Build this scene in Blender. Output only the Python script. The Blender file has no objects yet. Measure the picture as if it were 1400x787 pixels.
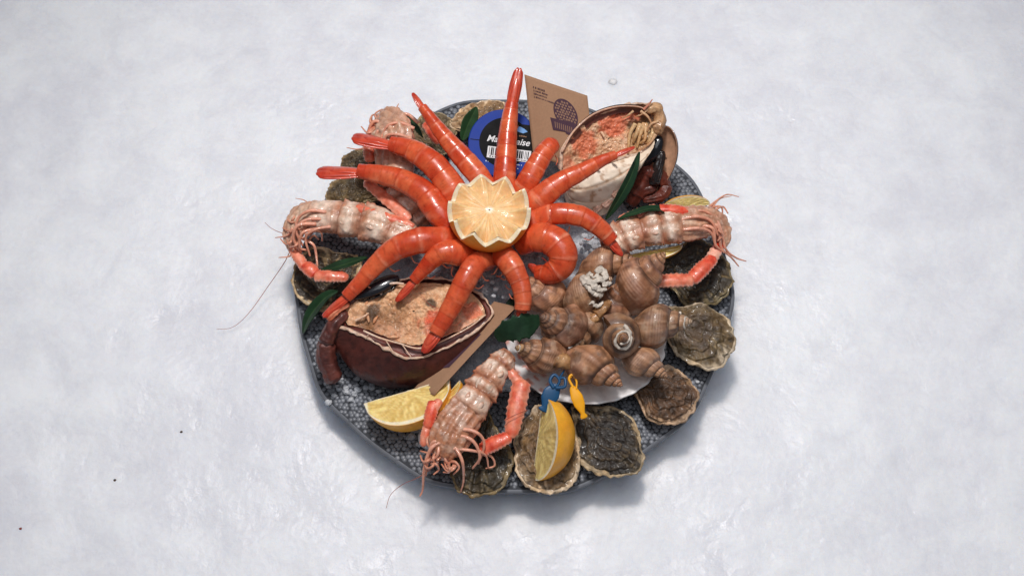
import bpy, math, random
import numpy as np
from mathutils import Vector

random.seed(7)
RNG = np.random.default_rng(11)
C = bpy.context.scene.collection
SC = bpy.context.scene

# ------------------------------------------------------------------ camera, world, lamps, exposure
ELEV, DIST, LENS = math.radians(65), 130.5, 50.0            # centimetres while authoring, metres in the scene
TGT = np.array((-0.13, -0.48, 3.0))
FWD = np.array((0, math.cos(ELEV), -math.sin(ELEV)))
RGT = np.array((1.0, 0, 0))
UPV = np.array((0, math.sin(ELEV), math.cos(ELEV)))
CAM = TGT - FWD * DIST
cd = bpy.data.cameras.new('camera'); cam = bpy.data.objects.new('camera', cd); C.objects.link(cam)
cd.lens, cd.sensor_width, cd.clip_end, cd.clip_start = LENS, 36, 100, 0.01
cam.location = Vector(CAM / 100); cam.rotation_euler = (math.radians(90) - ELEV, 0, 0)
SC.camera = cam

world = bpy.data.worlds.new('World'); SC.world = world; world.use_nodes = True
bg = world.node_tree.nodes['Background']
bg.inputs['Color'].default_value = (0.86, 0.90, 1.0, 1); bg.inputs['Strength'].default_value = 0.13

def lamp(name, kind, loc, aim, power, color, **kw):
    d = bpy.data.lights.new(name, kind); d.energy = power; d.color = color
    for k, v in kw.items(): setattr(d, k, v)
    o = bpy.data.objects.new(name, d); C.objects.link(o); o.location = loc
    o.rotation_euler = (Vector(aim) - Vector(loc)).to_track_quat('-Z', 'Y').to_euler()
    return o
lamp('display_spot', 'SPOT', (-0.06, 0.47, 1.82), (0.06, -0.12, 0), 102, (1.0, 0.965, 0.94),
     spot_size=math.radians(68), spot_blend=1.0, shadow_soft_size=0.13)
lamp('ceiling_panel', 'AREA', (0.25, -0.15, 2.3), (0.0, 0.0, 0), 13, (0.93, 0.95, 1.0), shape='RECTANGLE', size=1.7, size_y=1.2)
SC.view_settings.view_transform = 'Standard'; SC.view_settings.look = 'None'
SC.view_settings.exposure = 0.0; SC.view_settings.gamma = 1.0; SC.view_settings.use_curve_mapping = False

# ------------------------------------------------------------------ maths helpers
def W(px, py, z):
    """the point of height z (cm) seen at photo pixel px, py"""
    d = FWD * 1944.4 + RGT * (px - 700) + UPV * (393.5 - py)
    return CAM + d * ((z - CAM[2]) / d[2])
def cm(px, p):                       # a length of px photo pixels at point p, in cm
    return px * float(np.dot(p - CAM, FWD)) / 1944.4
def S(dx, dy, dc):                   # direction: right, up on the picture, towards the viewer
    v = RGT * dx + UPV * dy - FWD * dc
    return v / np.linalg.norm(v)
def nrm(v):
    v = np.asarray(v, float); n = np.linalg.norm(v, axis=-1, keepdims=True); return v / np.maximum(n, 1e-9)
def _h(i, j, k, seed):
    n = (i * 374761393 + j * 668265263 + k * 2147483647 + seed * 974634777) & 0xffffffff
    n = ((n ^ (n >> 13)) * 1274126177) & 0xffffffff
    n = ((n ^ (n >> 16)) * 2246822519) & 0xffffffff
    return ((n ^ (n >> 15)) & 0xffffff) / float(0xffffff)
def vnoise(P, sc=1.0, seed=0):
    P = np.asarray(P, float) * sc; I = np.floor(P).astype(np.int64); f = P - I; f = f * f * (3 - 2 * f)
    out = 0
    for a in (0, 1):
        for b in (0, 1):
            for c in (0, 1):
                w = (f[:, 0] if a else 1 - f[:, 0]) * (f[:, 1] if b else 1 - f[:, 1]) * (f[:, 2] if c else 1 - f[:, 2])
                out = out + w * _h(I[:, 0] + a, I[:, 1] + b, I[:, 2] + c, seed)
    return out * 2 - 1
def fbm(P, sc=1.0, seed=0, oct=4, gain=0.5):
    o, a, t = 0, 1.0, 0
    for k in range(oct):
        o = o + a * vnoise(P, sc * 2 ** k, seed + k * 17); t += a; a *= gain
    return o / t
def catmull(pts, n):
    pts = np.asarray(pts, float)
    if len(pts) == 2: return pts[0] + (pts[1] - pts[0]) * np.linspace(0, 1, n)[:, None]
    Q = np.vstack([2 * pts[0] - pts[1], pts, 2 * pts[-1] - pts[-2]])
    L = np.linalg.norm(np.diff(pts, axis=0), axis=1); cum = np.r_[0, np.cumsum(L)] / L.sum()
    out = []
    for t in np.linspace(0, 1, n):
        k = min(int(np.searchsorted(cum, t, 'right')) - 1, len(pts) - 2)
        u = (t - cum[k]) / max(cum[k + 1] - cum[k], 1e-9)
        p0, p1, p2, p3 = Q[k], Q[k + 1], Q[k + 2], Q[k + 3]
        out.append(.5 * (2 * p1 + (p2 - p0) * u + (2 * p0 - 5 * p1 + 4 * p2 - p3) * u * u + (3 * p1 - p0 - 3 * p2 + p3) * u ** 3))
    return np.array(out)
def lin(h):
    c = np.array([int(h[i:i + 2], 16) for i in (0, 2, 4)]) / 255.0
    return np.where(c < .04045, c / 12.92, ((c + .055) / 1.055) ** 2.4)
def mix(a, b, t):
    t = np.clip(np.asarray(t, float), 0, 1)
    a = np.asarray(a, float); b = np.asarray(b, float)
    return a + (b - a) * t[..., None]
def sm(x, a, b):
    t = np.clip((np.asarray(x, float) - a) / (b - a), 0, 1); return t * t * (3 - 2 * t)

# ------------------------------------------------------------------ object helpers
BASE = {}
def thing(name, label, cat, loc, group=None, kind=None):
    o = bpy.data.objects.new(name, None); C.objects.link(o); o.location = Vector(np.asarray(loc) / 100)
    o.empty_display_size = .02; BASE[o.name] = np.asarray(loc, float)
    o['label'] = label; o['category'] = cat
    if group: o['group'] = group
    return o
def mesh(name, V, F, mat, col=None, smooth=True):
    me = bpy.data.meshes.new(name)
    me.from_pydata([tuple(v) for v in V], [], [tuple(f) for f in F]); me.update()
    if col is not None:
        a = me.color_attributes.new('Col', 'FLOAT_COLOR', 'POINT')
        c4 = np.ones((len(V), 4), np.float32); c4[:, :3] = col; a.data.foreach_set('color', c4.ravel())
    if smooth: me.polygons.foreach_set('use_smooth', [True] * len(me.polygons))
    me.materials.append(mat)
    return me
def part(parent, name, V, F, mat, col=None, smooth=True, label=None, kind=None):
    base = BASE[parent.name]
    o = bpy.data.objects.new(name, mesh(name, (np.asarray(V) - base) / 100, F, mat, col, smooth)); C.objects.link(o)
    o.parent = parent; BASE[o.name] = base
    if label: o['label'] = label
    if kind: o['kind'] = kind
    return o
def single(name, V, F, mat, label, cat, col=None, smooth=True, group=None, kind=None):
    V = np.asarray(V); base = np.array([V[:, 0].mean(), V[:, 1].mean(), V[:, 2].min()])
    o = bpy.data.objects.new(name, mesh(name, (V - base) / 100, F, mat, col, smooth)); C.objects.link(o)
    o.location = Vector(base / 100); BASE[o.name] = base
    if label: o['label'] = label
    if cat: o['category'] = cat
    if group: o['group'] = group
    if kind: o['kind'] = kind
    return o
def join(*vf):
    Vs, Fs, n = [], [], 0
    for V, F in vf:
        Vs.append(V); Fs += [tuple(i + n for i in f) for f in F]; n += len(V)
    return np.vstack(Vs), Fs
def gridF(N, M, wrap=True):
    F = []
    for i in range(N - 1):
        for j in range(M if wrap else M - 1):
            k = (j + 1) % M
            F.append((i * M + j, i * M + k, (i + 1) * M + k, (i + 1) * M + j))
    return F
def sweep(P, a, b, up, M=20, cap=True, rad=None):
    """tube along P; a: sideways radius, b: radius along up; rad(si, phi) scales; sin(phi)=1 is 'up'"""
    P = np.asarray(P); N = len(P)
    T = nrm(np.gradient(P, axis=0)); up = np.broadcast_to(np.asarray(up, float), (N, 3))
    side = nrm(np.cross(T, up)); u = np.cross(side, T)
    a = np.broadcast_to(np.asarray(a, float), (N,)); b = np.broadcast_to(np.asarray(b, float), (N,))
    ph = np.linspace(0, 2 * math.pi, M, endpoint=False)
    k = np.ones((N, M)) if rad is None else rad
    V = P[:, None] + (a[:, None] * np.cos(ph) * k)[..., None] * side[:, None] + (b[:, None] * np.sin(ph) * k)[..., None] * u[:, None]
    V = V.reshape(-1, 3); F = gridF(N, M)
    si = np.repeat(np.linspace(0, 1, N), M); pv = np.tile(ph, N)
    if cap:
        n = len(V); V = np.vstack([V, P[0] - T[0] * a[0] * .25, P[-1] + T[-1] * a[-1] * .25])
        F += [(n, (j + 1) % M, j) for j in range(M)]
        o = (N - 1) * M; F += [(n + 1, o + j, o + (j + 1) % M) for j in range(M)]
        si = np.r_[si, 0, 1]; pv = np.r_[pv, 0, 0]
    return V, F, si, pv

# ------------------------------------------------------------------ materials
def mat(name, rough=.4, col=None, vc=True, sss=0, sssr=(1, .3, .2), sscale=.004, var=.25, nsc=120, bump=.3, bsc=250, bdist=.001,
        coat=0, metal=0, trans=0, ior=1.45, tint=None, rvar=.1, spec=.5, voro=0, vsc=300):
    m = bpy.data.materials.new(name); m.use_nodes = True; nt = m.node_tree; N, L = nt.nodes, nt.links
    b = N['Principled BSDF']
    b.inputs['Roughness'].default_value = rough; b.inputs['Metallic'].default_value = metal
    b.inputs['Subsurface Weight'].default_value = sss; b.inputs['Subsurface Radius'].default_value = sssr
    b.inputs['Subsurface Scale'].default_value = sscale; b.inputs['Coat Weight'].default_value = coat
    b.inputs['Coat Roughness'].default_value = .08; b.inputs['IOR'].default_value = ior
    b.inputs['Transmission Weight'].default_value = trans; b.inputs['Specular IOR Level'].default_value = spec
    tc = N.new('ShaderNodeTexCoord')
    def noise(sc, det=6, r=.6):
        n = N.new('ShaderNodeTexNoise'); n.inputs['Scale'].default_value = sc; n.inputs['Detail'].default_value = det
        n.inputs['Roughness'].default_value = r; L.new(tc.outputs['Object'], n.inputs['Vector']); return n
    if vc:
        src = N.new('ShaderNodeVertexColor'); src.layer_name = 'Col'; base = src.outputs['Color']
    else:
        src = N.new('ShaderNodeRGB'); src.outputs[0].default_value = (*lin(col), 1); base = src.outputs[0]
    n1 = noise(nsc)
    mr = N.new('ShaderNodeMapRange'); mr.inputs['From Min'].default_value = .3; mr.inputs['From Max'].default_value = .7
    mr.inputs['To Min'].default_value = 1 - var; mr.inputs['To Max'].default_value = 1 + var
    L.new(n1.outputs['Fac'], mr.inputs['Value'])
    mx = N.new('ShaderNodeMix'); mx.data_type = 'RGBA'; mx.blend_type = 'MULTIPLY'; mx.inputs['Factor'].default_value = 1
    L.new(base, mx.inputs['A'])
    if tint:
        cr = N.new('ShaderNodeMix'); cr.data_type = 'RGBA'
        cr.inputs['A'].default_value = (*(np.array(lin(tint)) / max(lin(tint))), 1); cr.inputs['B'].default_value = (1, 1, 1, 1)
        n3 = noise(nsc * .45, 4); L.new(n3.outputs['Fac'], cr.inputs['Factor'])
        m2 = N.new('ShaderNodeMix'); m2.data_type = 'RGBA'; m2.blend_type = 'MULTIPLY'; m2.inputs['Factor'].default_value = 1
        L.new(mr.outputs['Result'], m2.inputs['A']); L.new(cr.outputs['Result'], m2.inputs['B']); L.new(m2.outputs['Result'], mx.inputs['B'])
    else:
        L.new(mr.outputs['Result'], mx.inputs['B'])
    L.new(mx.outputs['Result'], b.inputs['Base Color'])
    n2 = noise(bsc, 8, .65); hgt = n2.outputs['Fac']
    if voro:
        v = N.new('ShaderNodeTexVoronoi'); v.inputs['Scale'].default_value = vsc; v.feature = 'SMOOTH_F1'; L.new(tc.outputs['Object'], v.inputs['Vector'])
        ad = N.new('ShaderNodeMath'); ad.operation = 'MULTIPLY_ADD'; ad.inputs[1].default_value = -voro
        L.new(v.outputs['Distance'], ad.inputs[0]); L.new(n2.outputs['Fac'], ad.inputs[2]); hgt = ad.outputs[0]
    bp = N.new('ShaderNodeBump'); bp.inputs['Strength'].default_value = bump; bp.inputs['Distance'].default_value = bdist
    L.new(hgt, bp.inputs['Height']); L.new(bp.outputs['Normal'], b.inputs['Normal'])
    rr = N.new('ShaderNodeMapRange'); rr.inputs['To Min'].default_value = max(0, rough - rvar); rr.inputs['To Max'].default_value = min(1, rough + rvar)
    L.new(n1.outputs['Fac'], rr.inputs['Value']); L.new(rr.outputs['Result'], b.inputs['Roughness'])
    return m
M_PRAWN = mat('cooked_prawn_shell', .3, sss=.14, sssr=(1, .4, .25), sscale=.003, var=.13, nsc=220, bump=.22, bsc=420, bdist=.0006, coat=.25, tint='ecb098')
M_LANG = mat('langoustine_shell', .28, sss=.2, sssr=(1, .6, .5), sscale=.004, var=.28, nsc=170, bump=.6, bsc=300, bdist=.0012, coat=.35, tint='dcc4ac')
M_CLAW = mat('langoustine_claw', .33, sss=.12, sssr=(1, .3, .2), sscale=.003, var=.22, nsc=240, bump=.4, bsc=500, bdist=.0008, coat=.2, tint='f0b098')
M_OYS = mat('oyster_shell', .4, var=.5, nsc=120, bump=.9, bsc=240, bdist=.0018, coat=.14, tint='b09060', rvar=.2)
M_WHELK = mat('whelk_shell', .46, var=.3, nsc=150, bump=.5, bsc=420, bdist=.0009, coat=.08, tint='ccae90', sss=.04, rvar=.15)
M_WORM = mat('chalky_tube', .65, col='c6bbae', vc=False, var=.4, nsc=260, bump=.5, bsc=600, bdist=.0008)
M_CRAB = mat('crab_carapace', .42, var=.35, nsc=140, bump=.55, bsc=420, bdist=.0009, coat=.15, tint='c08070')
M_CRAB2 = mat('pale_crab_underside', .45, var=.1, nsc=90, bump=.3, bsc=300, bdist=.0008, tint='ead8c0')
M_MEAT = mat('crab_meat', .42, sss=.2, sssr=(1, .6, .4), sscale=.004, var=.24, nsc=330, bump=.7, bsc=520, bdist=.0018, coat=.15, tint='e8b890')
M_LEMON = mat('lemon_flesh', .4, sss=.35, sssr=(1, .7, .25), sscale=.006, var=.12, nsc=300, bump=.35, bsc=420, bdist=.0009, coat=.3)
M_PEEL = mat('lemon_peel', .38, sss=.1, sssr=(1, .6, .2), var=.1, nsc=200, bump=.35, bsc=500, bdist=.0006, voro=.8, vsc=650)
M_LEAF = mat('green_leaf', .55, spec=.2, var=.25, nsc=120, bump=.25, bsc=400, bdist=.0004, coat=.1)
M_MUS = mat('mussel_shell', .2, var=.2, nsc=200, bump=.15, bsc=300, bdist=.0005, coat=.5)
M_SCAL = mat('scallop_shell', .42, var=.1, nsc=150, bump=.25, bsc=500, bdist=.0004, sss=.1, sssr=(1, .8, .7))
M_KRAFT = mat('kraft_paper', .8, col='9e7a60', vc=False, var=.07, nsc=500, bump=.2, bsc=900, bdist=.0003, spec=.2)
M_INK = mat('brown_ink', .8, col='4a3440', vc=False, var=.15, nsc=900, bump=0, spec=.2)
M_INK2 = mat('pale_brown_ink', .8, col='8c6c5a', vc=False, var=.1, nsc=900, bump=0, spec=.2)
M_BLUE = mat('blue_label', .55, col='1c3a94', vc=False, var=.05, bump=.03, spec=.2)
M_BLACK = mat('black_label', .6, col='08080b', vc=False, var=.1, bump=.03, spec=.15)
M_WHITE = mat('white_print', .5, col='e2e2e4', vc=False, var=.03, bump=0)
M_SKY = mat('light_blue_print', .4, col='3f86c8', vc=False, var=.05, bump=0)
M_ORA = mat('orange_print', .4, col='d8623c', vc=False, var=.05, bump=0)
M_PBLUE = mat('blue_pick_plastic', .42, col='164a72', vc=False, var=.06, bump=.12, bsc=300, bdist=.0005)
M_PYEL = mat('yellow_pick_plastic', .42, col='f0a818', vc=False, var=.06, bump=.12, bsc=300, bdist=.0005)

def ice_mat(name, base, dark, rough, sc=1.0, sss=.4, bump=.5, sscale=.012):
    m = bpy.data.materials.new(name); m.use_nodes = True; nt = m.node_tree; N, L = nt.nodes, nt.links; b = N['Principled BSDF']
    tc = N.new('ShaderNodeTexCoord')
    def noise(s, d=6, r=.55, dist=0):
        n = N.new('ShaderNodeTexNoise'); n.inputs['Scale'].default_value = s * sc; n.inputs['Detail'].default_value = d
        n.inputs['Roughness'].default_value = r; n.inputs['Distortion'].default_value = dist
        L.new(tc.outputs['Object'], n.inputs['Vector']); return n.outputs['Fac']
    def math_(op, a, v):
        n = N.new('ShaderNodeMath'); n.operation = op
        L.new(a, n.inputs[0])
        if isinstance(v, (int, float)): n.inputs[1].default_value = v
        else: L.new(v, n.inputs[1])
        return n.outputs[0]
    big, mid, fine = noise(5.5, 4, .5, .4), noise(26, 6, .6, .6), noise(190, 5, .6)
    vz = N.new('ShaderNodeTexVoronoi'); vz.inputs['Scale'].default_value = 120 * sc; L.new(tc.outputs['Object'], vz.inputs['Vector'])
    s1 = math_('ADD', math_('MULTIPLY', big, .46), math_('MULTIPLY', mid, .36)); s1 = math_('ADD', s1, math_('MULTIPLY', fine, .26)); vc2 = N.new('ShaderNodeTexVoronoi'); vc2.feature = 'SMOOTH_F1'; vc2.inputs['Scale'].default_value = 38 * sc; vc2.inputs['Smoothness'].default_value = .6; L.new(tc.outputs['Object'], vc2.inputs['Vector']); s1 = math_('SUBTRACT', s1, math_('MULTIPLY', vc2.outputs['Distance'], .09)); s1 = math_('ADD', s1, .02)
    cr = N.new('ShaderNodeValToRGB'); L.new(s1, cr.inputs['Fac'])
    e = cr.color_ramp.elements; e[0].position = .40; e[0].color = (*lin(dark), 1); e[1].position = .62; e[1].color = (*lin(base), 1)
    L.new(cr.outputs['Color'], b.inputs['Base Color'])
    r = N.new('ShaderNodeMapRange'); r.inputs['From Min'].default_value = .35; r.inputs['From Max'].default_value = .65
    r.inputs['To Min'].default_value = rough - .16; r.inputs['To Max'].default_value = rough + .16
    L.new(mid, r.inputs['Value']); L.new(r.outputs['Result'], b.inputs['Roughness'])
    h = math_('ADD', math_('MULTIPLY', mid, .9), math_('MULTIPLY', fine, .4)); h = math_('ADD', h, math_('MULTIPLY', vz.outputs['Distance'], .3))
    bp = N.new('ShaderNodeBump'); bp.inputs['Strength'].default_value = bump; bp.inputs['Distance'].default_value = .006; L.new(h, bp.inputs['Height'])
    L.new(bp.outputs['Normal'], b.inputs['Normal'])
    b.inputs['Subsurface Weight'].default_value = sss; b.inputs['Subsurface Radius'].default_value = (.8, .9, 1.0); b.inputs['Subsurface Scale'].default_value = sscale
    b.inputs['IOR'].default_value = 1.31
    return m
M_ICE = ice_mat('packed_ice', 'eceef2', 'e0e1e7', .36, 1.0, .9, .26, .035)
M_CRUSH = ice_mat('crushed_ice', 'dfe2e8', 'aab0ba', .25, 3.0, .4, .8)
M_LUMP = ice_mat('clear_ice_lump', 'f6f7fa', 'e6e8ee', .25, 2.0, .7, .3)

M_FOAM = mat('dark_foam_joints', .7, col='3a3c41', vc=False, var=.2, bump=.1, spec=.2)
M_BEAD = mat('grey_foam_beads', .36, var=.18, nsc=50, bump=.15, bsc=600, bdist=.0004, spec=.4)
M_FOAMSIDE = mat('grey_foam_skin', .5, col='6b6e75', vc=False, var=.2, nsc=60, bump=.25, bsc=120, bdist=.001, metal=.1)

# ------------------------------------------------------------------ setting: the ice bed
def ice_height(P):
    P = np.c_[P[:, :2], np.zeros(len(P))]
    z = .7 * fbm(P, .035, 3, 3) + .3 * fbm(P, .13, 9, 3) + .14 * (.35 - np.abs(fbm(P, .21, 51, 3))) + .13 * fbm(P, .55, 31, 3)
    r = np.hypot(P[:, 0], P[:, 1]); return z * (.25 + .75 * sm(r, 17, 30)) - .35 * (1 - sm(r, 16, 24))
def ice_bed():
    n = 440; x = np.linspace(-125, 125, n); X, Y = np.meshgrid(x, x, indexing='ij'); P = np.stack([X.ravel(), Y.ravel(), 0 * X.ravel()], 1)
    P[:, 2] = ice_height(P)
    o = single('ice', P, gridF(n, n, False), M_ICE, 'white packed ice bed with faint grey patches', None)
    o['kind'] = 'structure'
    return o
ice_bed()
# small clear lumps of ice lying on the bed
def ice_lump(px, py, r, k, label, z0=0.0, name='ice_lump', cat='ice lump', group='loose ice lumps', squash=.6, m=None):
    c = W(px, py, 0); h0 = float(ice_height(c[None])[0]) if z0 < 2 else 0; c = W(px, py, h0 + z0 + r * squash * .4); th = np.linspace(0, math.pi, 12); ph = np.linspace(0, 2 * math.pi, 18, endpoint=False)
    T, Pp = np.meshgrid(th, ph, indexing='ij'); d = np.stack([np.sin(T) * np.cos(Pp), np.sin(T) * np.sin(Pp), np.cos(T)], -1).reshape(-1, 3)
    q = 1 + .28 * np.round(vnoise(d, 1.7, k) * 2) / 2 + .1 * vnoise(d, 4, k + 5)
    V = c + d * (q * r)[:, None] * np.array((1, .85, squash))
    return single(name, V, gridF(12, 18), m or M_LUMP, label, cat, group=group)

# ------------------------------------------------------------------ platter
def outline(n=180):
    ph = np.linspace(0, 2 * math.pi, n, endpoint=False)
    r = 20.05 * (1 + .010 * np.cos(10 * ph + .6) + .003 * np.cos(20 * ph + 1.2))
    return ph, np.stack([r * np.cos(ph), r * np.sin(ph)], 1)
ZP = 3.0
ph, O = outline()
plat = thing('platter', 'round grey bead foam platter holding the seafood on the ice', 'platter', (0, 0, -.3))
rings = []
for k, z in ((.012, ZP - .55), (.3, ZP - .55), (.6, ZP - .5), (.80, ZP - .25), (.86, ZP - .04), (.9, ZP), (.985, ZP)): rings.append(np.c_[O * k, np.full(len(O), z)])
V = np.vstack(rings); part(plat, 'tray_face', V, gridF(len(rings), len(O)), M_FOAM)
rings = []
for k, z in ((.985, ZP), (.996, ZP - .03), (1.0, ZP - .12), (1.0, ZP - .3), (.985, ZP - 1.2), (.955, .2), (.94, -.4)): rings.append(np.c_[O * k, np.full(len(O), z)])
part(plat, 'rim_wall', np.vstack(rings), gridF(len(rings), len(O)), M_FOAMSIDE)

def beads():
    rr = np.random.default_rng(5); pts = []; d = .40; row = 0
    for y in np.arange(-19.8, 19.8, d * .866):
        for x in np.arange(-19.8, 19.8, d):
            px, py = x + (row % 2) * d / 2 + rr.uniform(-.09, .09), y + rr.uniform(-.09, .09); r = math.hypot(px, py)
            lim = 19.6 * (1 + .010 * math.cos(10 * math.atan2(py, px) + .6))
            if 10.5 < r < lim: pts.append((px, py, r))
        row += 1
    ph_ = np.linspace(0, 2 * math.pi, 8, endpoint=False); V, F = [], []
    for px, py, r in pts:
        z = float(np.interp(r, [12, 16, 17.2, 18], [ZP - .5, ZP - .25, ZP - .04, ZP])); rad = rr.uniform(.18, .235); tx, ty = rr.uniform(-.07, .07, 2); hh = rr.uniform(.05, .09); o = len(V); rot = rr.uniform(0, 1)
        for k, h in ((1, -.03), (.86, .55), (.5, .9)):
            for a in ph_: V.append((px + rad * k * math.cos(a + rot), py + rad * k * math.sin(a + rot), z + hh * h + rad * k * (tx * math.cos(a + rot) + ty * math.sin(a + rot))))
        V.append((px, py, z + hh))
        for q in range(2): F += [(o + q * 8 + j, o + q * 8 + (j + 1) % 8, o + q * 8 + 8 + (j + 1) % 8, o + q * 8 + 8 + j) for j in range(8)]
        F += [(o + 16 + j, o + 16 + (j + 1) % 8, o + 24) for j in range(8)]
    V = np.array(V); tone = np.repeat(rr.uniform(.75, 1.25, len(pts)), 25)
    part(plat, 'foam_beads', V, F, M_BEAD, np.clip(lin('73767d') * tone[:, None], 0, 1), kind='stuff')
beads()

# crushed ice mound under the seafood
def mound():
    nr, na = 46, 130; V = []
    for i in range(nr):
        t = i / (nr - 1)
        for j in range(na):
            a = 2 * math.pi * j / na; R = 12.8 * t
            V.append((R * math.cos(a) - .3, R * math.sin(a) + 2.2, 0))
    V = np.array(V); r = np.hypot(V[:, 0] + .3, V[:, 1] - 2.2) / 12.8
    c = W(672, 290, 9); d = np.hypot(V[:, 0] - c[0], V[:, 1] - c[1])
    z = ZP - .6 + 3.4 * (1 - r ** 2.2) + 2.6 * np.exp(-(d / 4.2) ** 2)
    Q = np.c_[V[:, :2], np.zeros(len(V))]
    cell = np.abs(vnoise(Q, 1.3, 4)) + .6 * np.abs(vnoise(Q, 2.9, 8))
    V[:, 2] = z + .75 * cell * (1 - r ** 3) + .12 * vnoise(Q, 6, 3)
    o = single('crushed_ice', V, gridF(nr, na), M_CRUSH, 'crushed ice heaped on the platter under the seafood', 'crushed ice', kind='stuff')
    o.location = o.location
mound()

# ------------------------------------------------------------------ prawns
def prawn(ctrl, widths, dorsal, tail, label, belly=None, pleo=0, fan=1.0, whisk=(), seed=0, tone=0.0, nseg=6, blunt=False):
    """ctrl: (px,py,z) from the head end under the lemon to the tail base; tail: (px,py,z) tip of the tail fan"""
    P = catmull([W(*c) for c in ctrl], 132)
    N = len(P); s = np.linspace(0, 1, N); M = 26
    w = .88 * np.interp(s, np.linspace(0, 1, len(widths)), widths)
    r = np.array([cm(w[i], P[i]) / 2 for i in range(N)])
    root = thing('prawn', label, 'prawn', P[N // 2] - (0, 0, r[N // 2]), 'cooked prawns around the lemon')
    bd = np.r_[0, np.linspace(.2, .93, nseg), 1.0001]
    k = np.searchsorted(bd, s, 'right') - 1; k = np.clip(k, 0, len(bd) - 2)
    u = (s - bd[k]) / (bd[k + 1] - bd[k])
    fl = .985 + .03 * u ** 3 + .015 * np.sin(np.pi * u)
    endr = np.ones(N)
    if blunt: endr = np.sqrt(np.clip(1 - np.clip((s - .86) / .14, 0, 1) ** 2.2, .02, 1))
    ph = np.linspace(0, 2 * math.pi, M, endpoint=False)
    sd = np.sin(ph)
    prof = np.where(sd < -.25, .86 - .1 * np.abs(sd), 1.0)
    rad = fl[:, None] * prof[None, :]
    # side plates: rounded lower edges of each segment stand out a little
    rad = rad * (1 + .045 * np.exp(-((sd + .35) / .25) ** 2)[None, :] * np.sin(np.pi * u)[:, None])
    if not isinstance(dorsal[0], (tuple, list)): dd = S(*dorsal)
    else: dd = catmull([S(*q) for q in dorsal], N)
    V, F, si, pv = sweep(P, r * endr, r * 1.1 * endr, dd, M, True, rad)
    V = V + .02 * vnoise(V, 2.5, seed)[:, None]
    uu = np.r_[np.repeat(u, M), 0, 1]; sp = np.sin(pv); kk = np.r_[np.repeat(k, M), 0, 0]
    nz = fbm(V, 1.3, seed + 3, 3)
    base = mix(lin('c54824'), lin('dc7044'), .5 + 1.1 * nz + tone)
    base = mix(base, lin('c2452c'), .55 * sm(si, .72, 1.0) + .25 * sm(sp, .75, 1) * (.5 + nz))
    base = mix(base, lin('f0b090'), .8 * sm(-sp, .45, .9))
    band = np.exp(-((uu - .9) / .085) ** 2) * (kk < nseg + 1) * (si > .1) * (si < .97)
    base = mix(base, lin('f6bfa0'), band * np.clip(.1 + .7 * vnoise(V, .45, seed + 9) + .25 * vnoise(V, 3, seed + 2), 0, .8) * sm(sp, -.8, .2))
    base = mix(base, lin('e8946a'), .35 * sm(vnoise(V, .35, seed + 19), .1, .6)); base = mix(base, lin('a83c24'), .4 * sm(vnoise(V, 6, seed + 23), .45, .8))
    base = mix(base, lin('9a3420'), .28 * np.exp(-(uu / .05) ** 2) * (si > .05))
    rs = np.random.default_rng(seed); sg_t = rs.uniform(-1, 1, 12)[kk.astype(int)]
    base = mix(base, lin('b83c20'), .45 * np.clip(sg_t, 0, 1)); base = mix(base, lin('e88a5c'), .30 * np.clip(-sg_t, 0, 1))
    base = mix(base, lin('7c2a1c'), .32 * sm(fbm(V, 5, seed + 40, 2), .3, .5)); base = mix(base, lin('f2c8a8'), .35 * sm(fbm(V, .8, seed + 44, 3), .22, .45) * sm(-sp, -.6, .4))
    part(root, 'body', V, F, M_PRAWN, base)
    # tail fan: telson and two pairs of lobes
    tip = W(*tail); b0 = P[-4]; T = nrm(tip - b0); L = np.linalg.norm(tip - b0)
    up = dd if np.ndim(dd) == 1 else dd[-1]; sidev = nrm(np.cross(T, up))
    rb = r[-1]
    if not blunt:
      for q, (ang, ln, wd, lift) in enumerate(((0, .8, .62, .3), (.07, 1.0, .8, .1), (-.07, 1.0, .8, .1), (.15, .95, .78, -.12), (-.15, .95, .78, -.12))):
        ang *= fan
        e = b0 + (T * math.cos(ang) + sidev * math.sin(ang)) * L * ln + up * lift * rb * .3
        m_ = (b0 + e) / 2 + sidev * ang * L * .25 + up * (lift * rb)
        Q = catmull([b0 + sidev * ang * rb * 2.2 + up * lift * rb * .6, m_, e], 22); t = np.linspace(0, 1, 22)
        ww = rb * wd * (np.interp(t, [0, .25, .6, .85, .95, 1], [.85, 1.05, 1.15, 1.1, .9, .45]) if fan > .9 else np.interp(t, [0, .25, .6, .85, .95, 1], [.85, .95, .82, .55, .38, .12]) * (.85 + .2 * fan))
        V, F, si, pv = sweep(Q, ww, ww * (.24 if fan > .9 else .34), up, 12)
        c = mix(lin('d0553a'), lin('b03a2a'), si * .8 + .5 * fbm(V, 2, seed + q, 2)); c = mix(c, lin('e88868'), .35 * np.exp(-(np.sin(pv) - 1) ** 2 / .02) * (si < .8))
        part(root, 'telson' if q == 0 else 'tail_lobe', V, F, M_PRAWN, c)
    # swimmerets along the belly
    up0 = dd if np.ndim(dd) == 1 else None
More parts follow.
